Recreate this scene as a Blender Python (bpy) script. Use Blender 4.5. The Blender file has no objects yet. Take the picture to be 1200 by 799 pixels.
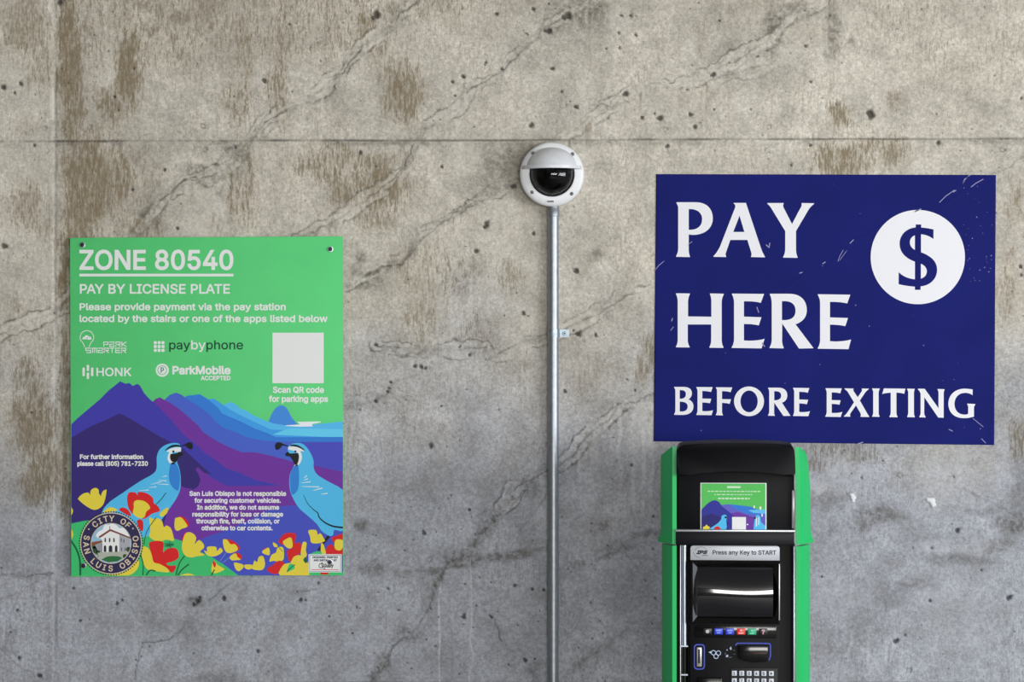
import bpy, bmesh, math, random
import numpy as np
from mathutils import Vector, Matrix
from mathutils.geometry import delaunay_2d_cdt

SC = bpy.context.scene
COL = SC.collection

# ------------------------------------------------------------------ camera, world, light, exposure
S = 0.001905            # metres per photo pixel on the wall plane (a 24 x 30 inch sign is 320 x 397 px)
CAMD = 6.0              # camera distance from the wall
CAMH = 1.60             # camera height
cam = bpy.data.cameras.new('camera')
cam.sensor_width = 36.0
cam.lens = 36.0 * CAMD / (1200 * S)
cam.clip_start = 0.05
camo = bpy.data.objects.new('camera', cam)
COL.objects.link(camo)
camo.location = (0, -CAMD, CAMH)
camo.rotation_euler = (math.radians(90), 0, 0)
SC.camera = camo

SC.view_settings.view_transform = 'Standard'
SC.view_settings.look = 'None'
SC.view_settings.exposure = 0.0
SC.view_settings.gamma = 1.0
SC.view_settings.use_curve_mapping = False

SCREEN_BOW, SCREEN_TILT = 6.0, 2.0      # bow and lean of the pay station's screen cover, in kiosk pixels
WORLD_STRENGTH = 0.42
world = bpy.data.worlds.new('overcast_sky')
SC.world = world
world.use_nodes = True
wn = world.node_tree
bg = wn.nodes['Background']
bg.inputs['Strength'].default_value = WORLD_STRENGTH
tc = wn.nodes.new('ShaderNodeTexCoord')
sep = wn.nodes.new('ShaderNodeSeparateXYZ')
ramp = wn.nodes.new('ShaderNodeValToRGB')
wn.links.new(tc.outputs['Generated'], sep.inputs[0])
wn.links.new(sep.outputs['Z'], ramp.inputs['Fac'])
wn.links.new(ramp.outputs['Color'], bg.inputs['Color'])
ramp.color_ramp.elements[0].position = 0.0
ramp.color_ramp.elements[0].color = (0.80, 0.85, 0.88, 1)
ramp.color_ramp.elements[1].position = 0.6
ramp.color_ramp.elements[1].color = (0.62, 0.76, 1.0, 1)


def area(name, loc, target, sx, sy, power, color):
    d = bpy.data.lights.new(name, 'AREA')
    d.shape = 'RECTANGLE'
    d.size, d.size_y, d.energy, d.color = sx, sy, power, color
    o = bpy.data.objects.new(name, d)
    COL.objects.link(o)
    o.location = loc
    o.rotation_euler = (Vector(target) - Vector(loc)).to_track_quat('-Z', 'Y').to_euler()
    return o


# daylight from the open right-hand side of the garage, and fill from an unseen lamp in the front opening
area('daylight_right', (5.5, -4.5, 1.72), (0.2, 0, 1.6), 4.2, 1.6, 310, (0.96, 0.985, 1.0))
area('front_fill', (1.3, -9.3, 1.68), (-0.2, 0, 1.7), 4.4, 1.2, 325, (1.0, 0.985, 0.95))


# ------------------------------------------------------------------ helpers
def lin(c):
    out = []
    for v in c[:3]:
        v = v / 255.0
        out.append(v / 12.92 if v <= 0.04045 else ((v + 0.055) / 1.055) ** 2.4)
    return (out[0], out[1], out[2], 1.0)


MATS = {}


def mat(name, rgb, rough=0.5, metal=0.0, coat=0.0, spec=0.5, mottle=0.0, scale=40.0, bump=0.0, trans=0.0):
    """principled material with procedural mottling / fine bump"""
    if name in MATS:
        return MATS[name]
    m = bpy.data.materials.new(name)
    m.use_nodes = True
    nt = m.node_tree
    b = nt.nodes['Principled BSDF']
    c = lin(rgb)
    b.inputs['Base Color'].default_value = c
    b.inputs['Roughness'].default_value = rough
    b.inputs['Metallic'].default_value = metal
    b.inputs['Coat Weight'].default_value = coat
    b.inputs['Coat Roughness'].default_value = 0.08
    b.inputs['Specular IOR Level'].default_value = spec
    b.inputs['Transmission Weight'].default_value = trans
    if mottle or bump:
        t = nt.nodes.new('ShaderNodeTexCoord')
        n = nt.nodes.new('ShaderNodeTexNoise')
        n.inputs['Scale'].default_value = scale
        n.inputs['Detail'].default_value = 5
        nt.links.new(t.outputs['Object'], n.inputs['Vector'])
        if mottle:
            r = nt.nodes.new('ShaderNodeValToRGB')
            r.color_ramp.elements[0].position = 0.3
            r.color_ramp.elements[1].position = 0.7
            r.color_ramp.elements[0].color = tuple(x * (1 - mottle) for x in c[:3]) + (1,)
            r.color_ramp.elements[1].color = tuple(min(1, x * (1 + mottle)) for x in c[:3]) + (1,)
            nt.links.new(n.outputs['Fac'], r.inputs['Fac'])
            nt.links.new(r.outputs['Color'], b.inputs['Base Color'])
        if bump:
            bp = nt.nodes.new('ShaderNodeBump')
            bp.inputs['Strength'].default_value = bump
            bp.inputs['Distance'].default_value = 0.002
            nt.links.new(n.outputs['Fac'], bp.inputs['Height'])
            nt.links.new(bp.outputs['Normal'], b.inputs['Normal'])
    MATS[name] = m
    return m


def link_mesh(name, verts, faces, mats, midx=None, parent=None, smooth=False, auto=None):
    me = bpy.data.meshes.new(name)
    me.from_pydata([tuple(v) for v in verts], [], faces)
    for m in mats:
        me.materials.append(m)
    if midx is not None:
        me.polygons.foreach_set('material_index', midx)
    if smooth:
        me.polygons.foreach_set('use_smooth', [True] * len(me.polygons))
    me.update()
    if auto is not None:
        me.set_sharp_from_angle(angle=math.radians(auto))
    o = bpy.data.objects.new(name, me)
    COL.objects.link(o)
    if parent is not None:
        o.parent = parent
    return o


def bm_obj(name, bm, mats, parent=None, smooth=False, auto=None):
    bmesh.ops.recalc_face_normals(bm, faces=bm.faces)
    me = bpy.data.meshes.new(name)
    bm.to_mesh(me)
    bm.free()
    for m in (mats if isinstance(mats, (list, tuple)) else [mats]):
        me.materials.append(m)
    if smooth or auto is not None:
        me.polygons.foreach_set('use_smooth', [True] * len(me.polygons))
    if auto is not None:
        me.set_sharp_from_angle(angle=math.radians(auto))
    o = bpy.data.objects.new(name, me)
    COL.objects.link(o)
    if parent is not None:
        o.parent = parent
    return o


def thing(name, label, cat, loc=(0, 0, 0), rot=(0, 0, 0), group=None):
    o = bpy.data.objects.new(name, None)
    o.empty_display_size = 0.05
    COL.objects.link(o)
    o.location, o.rotation_euler = loc, rot
    o['label'], o['category'] = label, cat
    if group:
        o['group'] = group
    return o


def structure(o):
    o['kind'] = 'structure'
    return o


# ------------------------------------------------------------------ 2D paths in photo pixels
def path(d, sx=1.0, ox=0.0, oy=0.0, n=8):
    """small path reader: M L Q C Z, absolute; divides by sx and adds the offset"""
    tk = d.replace(',', ' ').split()
    i, cmd, pts, cur = 0, 'M', [], (0, 0)
    subs = []

    def num(k):
        return [float(t) for t in tk[i:i + k]]
    while i < len(tk):
        if tk[i].isalpha():
            cmd = tk[i]
            i += 1
            if cmd == 'Z':
                subs.append(pts)
                pts = []
                continue
        if cmd == 'M':
            if pts:
                subs.append(pts)
            x, y = num(2); i += 2
            pts, cur, cmd = [(x, y)], (x, y), 'L'
        elif cmd == 'L':
            x, y = num(2); i += 2
            pts.append((x, y)); cur = (x, y)
        elif cmd == 'Q':
            a, b, x, y = num(4); i += 4
            for k in range(1, n + 1):
                t = k / n
                pts.append(((1 - t) ** 2 * cur[0] + 2 * t * (1 - t) * a + t * t * x, (1 - t) ** 2 * cur[1] + 2 * t * (1 - t) * b + t * t * y))
            cur = (x, y)
        elif cmd == 'C':
            a, b, c, e, x, y = num(6); i += 6
            for k in range(1, n + 1):
                t = k / n
                u = 1 - t
                pts.append((u ** 3 * cur[0] + 3 * u * u * t * a + 3 * u * t * t * c + t ** 3 * x, u ** 3 * cur[1] + 3 * u * u * t * b + 3 * u * t * t * e + t ** 3 * y))
            cur = (x, y)
    if pts:
        subs.append(pts)
    return [[(p[0] / sx + ox, p[1] / sx + oy) for p in s] for s in subs]


def smooth_closed(pts, n=4):
    out, m = [], len(pts)
    for i in range(m):
        p0, p1, p2, p3 = pts[i - 1], pts[i], pts[(i + 1) % m], pts[(i + 2) % m]
        for k in range(n):
            t = k / n
            out.append(tuple(0.5 * (2 * p1[a] + (p2[a] - p0[a]) * t + (2 * p0[a] - 5 * p1[a] + 4 * p2[a] - p3[a]) * t * t + (3 * p1[a] - p0[a] - 3 * p2[a] + p3[a]) * t ** 3) for a in (0, 1)))
    return out


def smooth_open(pts, n=5):
    P = [pts[0]] + list(pts) + [pts[-1]]
    out = []
    for i in range(1, len(P) - 2):
        p0, p1, p2, p3 = P[i - 1], P[i], P[i + 1], P[i + 2]
        for k in range(n):
            t = k / n
            out.append(tuple(0.5 * (2 * p1[a] + (p2[a] - p0[a]) * t + (2 * p0[a] - 5 * p1[a] + 4 * p2[a] - p3[a]) * t * t + (3 * p1[a] - p0[a] - 3 * p2[a] + p3[a]) * t ** 3) for a in (0, 1)))
    out.append(pts[-1])
    return out


def clip_rect(poly, r):
    x0, y0, x1, y1 = r
    for ax, lim, sgn in ((0, x0, 1), (0, x1, -1), (1, y0, 1), (1, y1, -1)):
        out = []
        for i, p in enumerate(poly):
            q = poly[i - 1]
            ip, iq = (p[ax] - lim) * sgn >= 0, (q[ax] - lim) * sgn >= 0
            if ip != iq:
                t = (lim - q[ax]) / (p[ax] - q[ax])
                out.append((q[0] + t * (p[0] - q[0]), q[1] + t * (p[1] - q[1])))
            if ip:
                out.append(p)
        poly = out
        if not poly:
            return []
    return poly


def circ(cx, cy, r, n=32, ry=None):
    ry = ry or r
    return [(cx + r * math.cos(2 * math.pi * k / n), cy + ry * math.sin(2 * math.pi * k / n)) for k in range(n)]


def rect(x0, y0, x1, y1):
    return [(x0, y0), (x1, y0), (x1, y1), (x0, y1)]


def rrect(x0, y0, x1, y1, r, n=4):
    out = []
    for cx, cy, a in ((x1 - r, y1 - r, 0), (x0 + r, y1 - r, 90), (x0 + r, y0 + r, 180), (x1 - r, y0 + r, 270)):
        for k in range(n + 1):
            t = math.radians(a + 90 * k / n)
            out.append((cx + r * math.cos(t), cy + r * math.sin(t)))
    return out


class Print:
    """flat printed graphics: polygons in photo pixels on thin ink layers; builds ONE mesh"""

    def __init__(self, tf, clip=None):
        self.tf, self.clip = tf, clip
        self.v, self.f, self.mi, self.mats = [], [], [], []

    def _m(self, m):
        if m not in self.mats:
            self.mats.append(m)
        return self.mats.index(m)

    def poly(self, loops, m, layer=1, clip=True, nonzero=False):
        if loops and isinstance(loops[0][0], (int, float)):
            loops = [loops]
        cl = []
        for lp in loops:
            if self.clip and clip:
                lp = clip_rect(lp, self.clip)
            q = []
            for p in lp:
                if not q or abs(p[0] - q[-1][0]) + abs(p[1] - q[-1][1]) > 1e-4:
                    q.append(p)
            if len(q) > 2:
                cl.append(q)
        if not cl:
            return self
        pts, edges = [], []
        for lp in cl:
            k = len(pts)
            pts += [Vector((p[0], p[1])) for p in lp]
            edges += [(k + i, k + (i + 1) % len(lp)) for i in range(len(lp))]
        ov, _, of, _, _, _ = delaunay_2d_cdt(pts, edges, [], 0, 1e-6, False)
        base = len(self.v)
        self.v += [self.tf(p[0], p[1], layer) for p in ov]
        mi = self._m(m)
        for t in of:
            ar = sum(ov[t[i - 1]][0] * ov[t[i]][1] - ov[t[i]][0] * ov[t[i - 1]][1] for i in range(len(t)))
            if abs(ar) < 1e-9:
                continue
            qx, qy = sum(ov[k][0] for k in t) / len(t), sum(ov[k][1] for k in t) / len(t)
            wn_ = 0
            for lp in cl:
                for i in range(len(lp)):
                    (xa, ya), (xb, yb) = lp[i - 1], lp[i]
                    if (ya > qy) != (yb > qy) and qx < (xb - xa) * (qy - ya) / (yb - ya) + xa:
                        wn_ += 1 if yb > ya else -1
            if not (wn_ if nonzero else wn_ % 2):
                continue
            t = list(t) if ar < 0 else list(t)[::-1]
            self.f.append(tuple(base + k for k in t))
            self.mi.append(mi)
        return self

    def stroke(self, pts, w, m, layer=1, closed=False, w1=None, caps=True):
        """one mitred ribbon, no overlapping pieces"""
        q = []
        for t in pts:
            if not q or math.hypot(t[0] - q[-1][0], t[1] - q[-1][1]) > 1e-4:
                q.append(t)
        if len(q) < 2:
            return self
        w1 = w if w1 is None else w1
        if caps and not closed:
            for e, f, ww in ((0, 1, w), (-1, -2, w1)):
                dx, dy = q[e][0] - q[f][0], q[e][1] - q[f][1]
                L = math.hypot(dx, dy)
                q[e] = (q[e][0] + dx / L * ww * .4, q[e][1] + dy / L * ww * .4)
        n = len(q)
        L_, R_ = [], []
        for i in range(n):
            d = []
            for j in (i - 1, i):
                if closed or (0 <= j < n - 1):
                    a, b = q[j % n], q[(j + 1) % n]
                    k = math.hypot(b[0] - a[0], b[1] - a[1])
                    d.append(((b[0] - a[0]) / k, (b[1] - a[1]) / k))
            nx, ny = sum(-t[1] for t in d), sum(t[0] for t in d)
            k = math.hypot(nx, ny) or 1
            nx, ny = nx / k, ny / k
            c = max(.55, -d[0][1] * nx + d[0][0] * ny)
            h = (w + (w1 - w) * i / max(1, n - 1)) / 2 / c
            L_.append((q[i][0] + nx * h, q[i][1] + ny * h))
            R_.append((q[i][0] - nx * h, q[i][1] - ny * h))
        for i in range(n if closed else n - 1):
            j = (i + 1) % n
            self.poly([L_[i], L_[j], R_[j], R_[i]], m, layer)
        return self

    def glyph(self, loops, m, layer, bold):
        """fill one letter, its outline pushed out by bold / 2"""
        if bold > 0:
            ar = lambda c: sum(c[i - 1][0] * c[i][1] - c[i][0] * c[i - 1][1] for i in range(len(c)))
            sg = 1 if max((ar(c) for c in loops), key=abs) > 0 else -1
            out = []
            for c in loops:
                n = len(c)
                o = []
                for i in range(n):
                    d = []
                    for a, b in ((c[i - 1], c[i]), (c[i], c[(i + 1) % n])):
                        k = math.hypot(b[0] - a[0], b[1] - a[1]) or 1
                        d.append(((b[0] - a[0]) / k, (b[1] - a[1]) / k))
                    nx, ny = d[0][1] + d[1][1], -d[0][0] - d[1][0]
                    k = math.hypot(nx, ny) or 1
                    nx, ny = nx / k, ny / k
                    cc = max(.5, d[0][1] * nx - d[0][0] * ny)
                    o.append((c[i][0] + sg * nx * bold / 2 / cc, c[i][1] + sg * ny * bold / 2 / cc))
                out.append(o)
            loops = out
        self.poly(loops, m, layer, clip=False, nonzero=True)

    def text(self, s, x0, x1, base, cap, m, layer=2, bold=0.0, slant=0.0, align=None):
        """capital height `cap` px above `base`; squeezed or stretched to run from x0 to x1"""
        loops, w = layout(s)
        k = cap / 509.0
        e = bold / k / 2
        sx = (x1 - x0 - bold) / w
        for glyph in loops:
            pts = [[(x0 + bold / 2 + p[0] * sx + slant * p[1] * k, base - bold * 0.25 - p[1] * k * (1 - bold * 0.5 / cap)) for p in c] for c in glyph]
            self.glyph(pts, m, layer, bold)
        return self

    def text_arc(self, s, cx, cy, r, a0, a1, cap, m, layer=2, bold=0.0, inward=False):
        """letters spread between the angles a0 and a1 (degrees clockwise from the top)"""
        k = cap / 509.0
        for i, ch in enumerate(s):
            if ch == ' ':
                continue
            a = math.radians(a0 + (a1 - a0) * i / max(1, len(s) - 1))
            adv, cont = GLYPH[ch]
            ca, sa = math.cos(a), math.sin(a)
            loops = []
            for c in cont:
                lp = []
                for px, py in c:
                    u, v = (px - adv / 2) * k, (py - 254) * k
                    if inward:
                        u, v = -u, -v
                    rr = r + v
                    lp.append((cx + rr * sa + u * ca, cy - rr * ca + u * sa))
                loops.append(lp)
            self.glyph(loops, m, layer, bold)
        return self

    def build(self, name, parent=None):
        return link_mesh(name, self.v, self.f, self.mats, self.mi, parent)


KERN = {'PA': -45, 'AY': -50, 'LA': -10, 'AT': -45, 'TE': 0, 'PL': 0, 'LY': -40}


def layout(s):
    x, out, mx, mn = 0.0, [], 0.0, None
    for i, ch in enumerate(s):
        if ch == ' ':
            x += 200
            continue
        adv, cont = GLYPH[ch]
        x += KERN.get(s[i - 1:i + 1], 0) if i else 0
        g = [[(p[0] + x, p[1]) for p in c] for c in cont]
        lo = min(p[0] for c in g for p in c)
        mn = lo if mn is None else min(mn, lo)
        mx = max(mx, max(p[0] for c in g for p in c))
        out.append(g)
        x += adv
    out = [[[(p[0] - mn, p[1]) for p in c] for c in g] for g in out]
    return out, mx - mn


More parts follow.
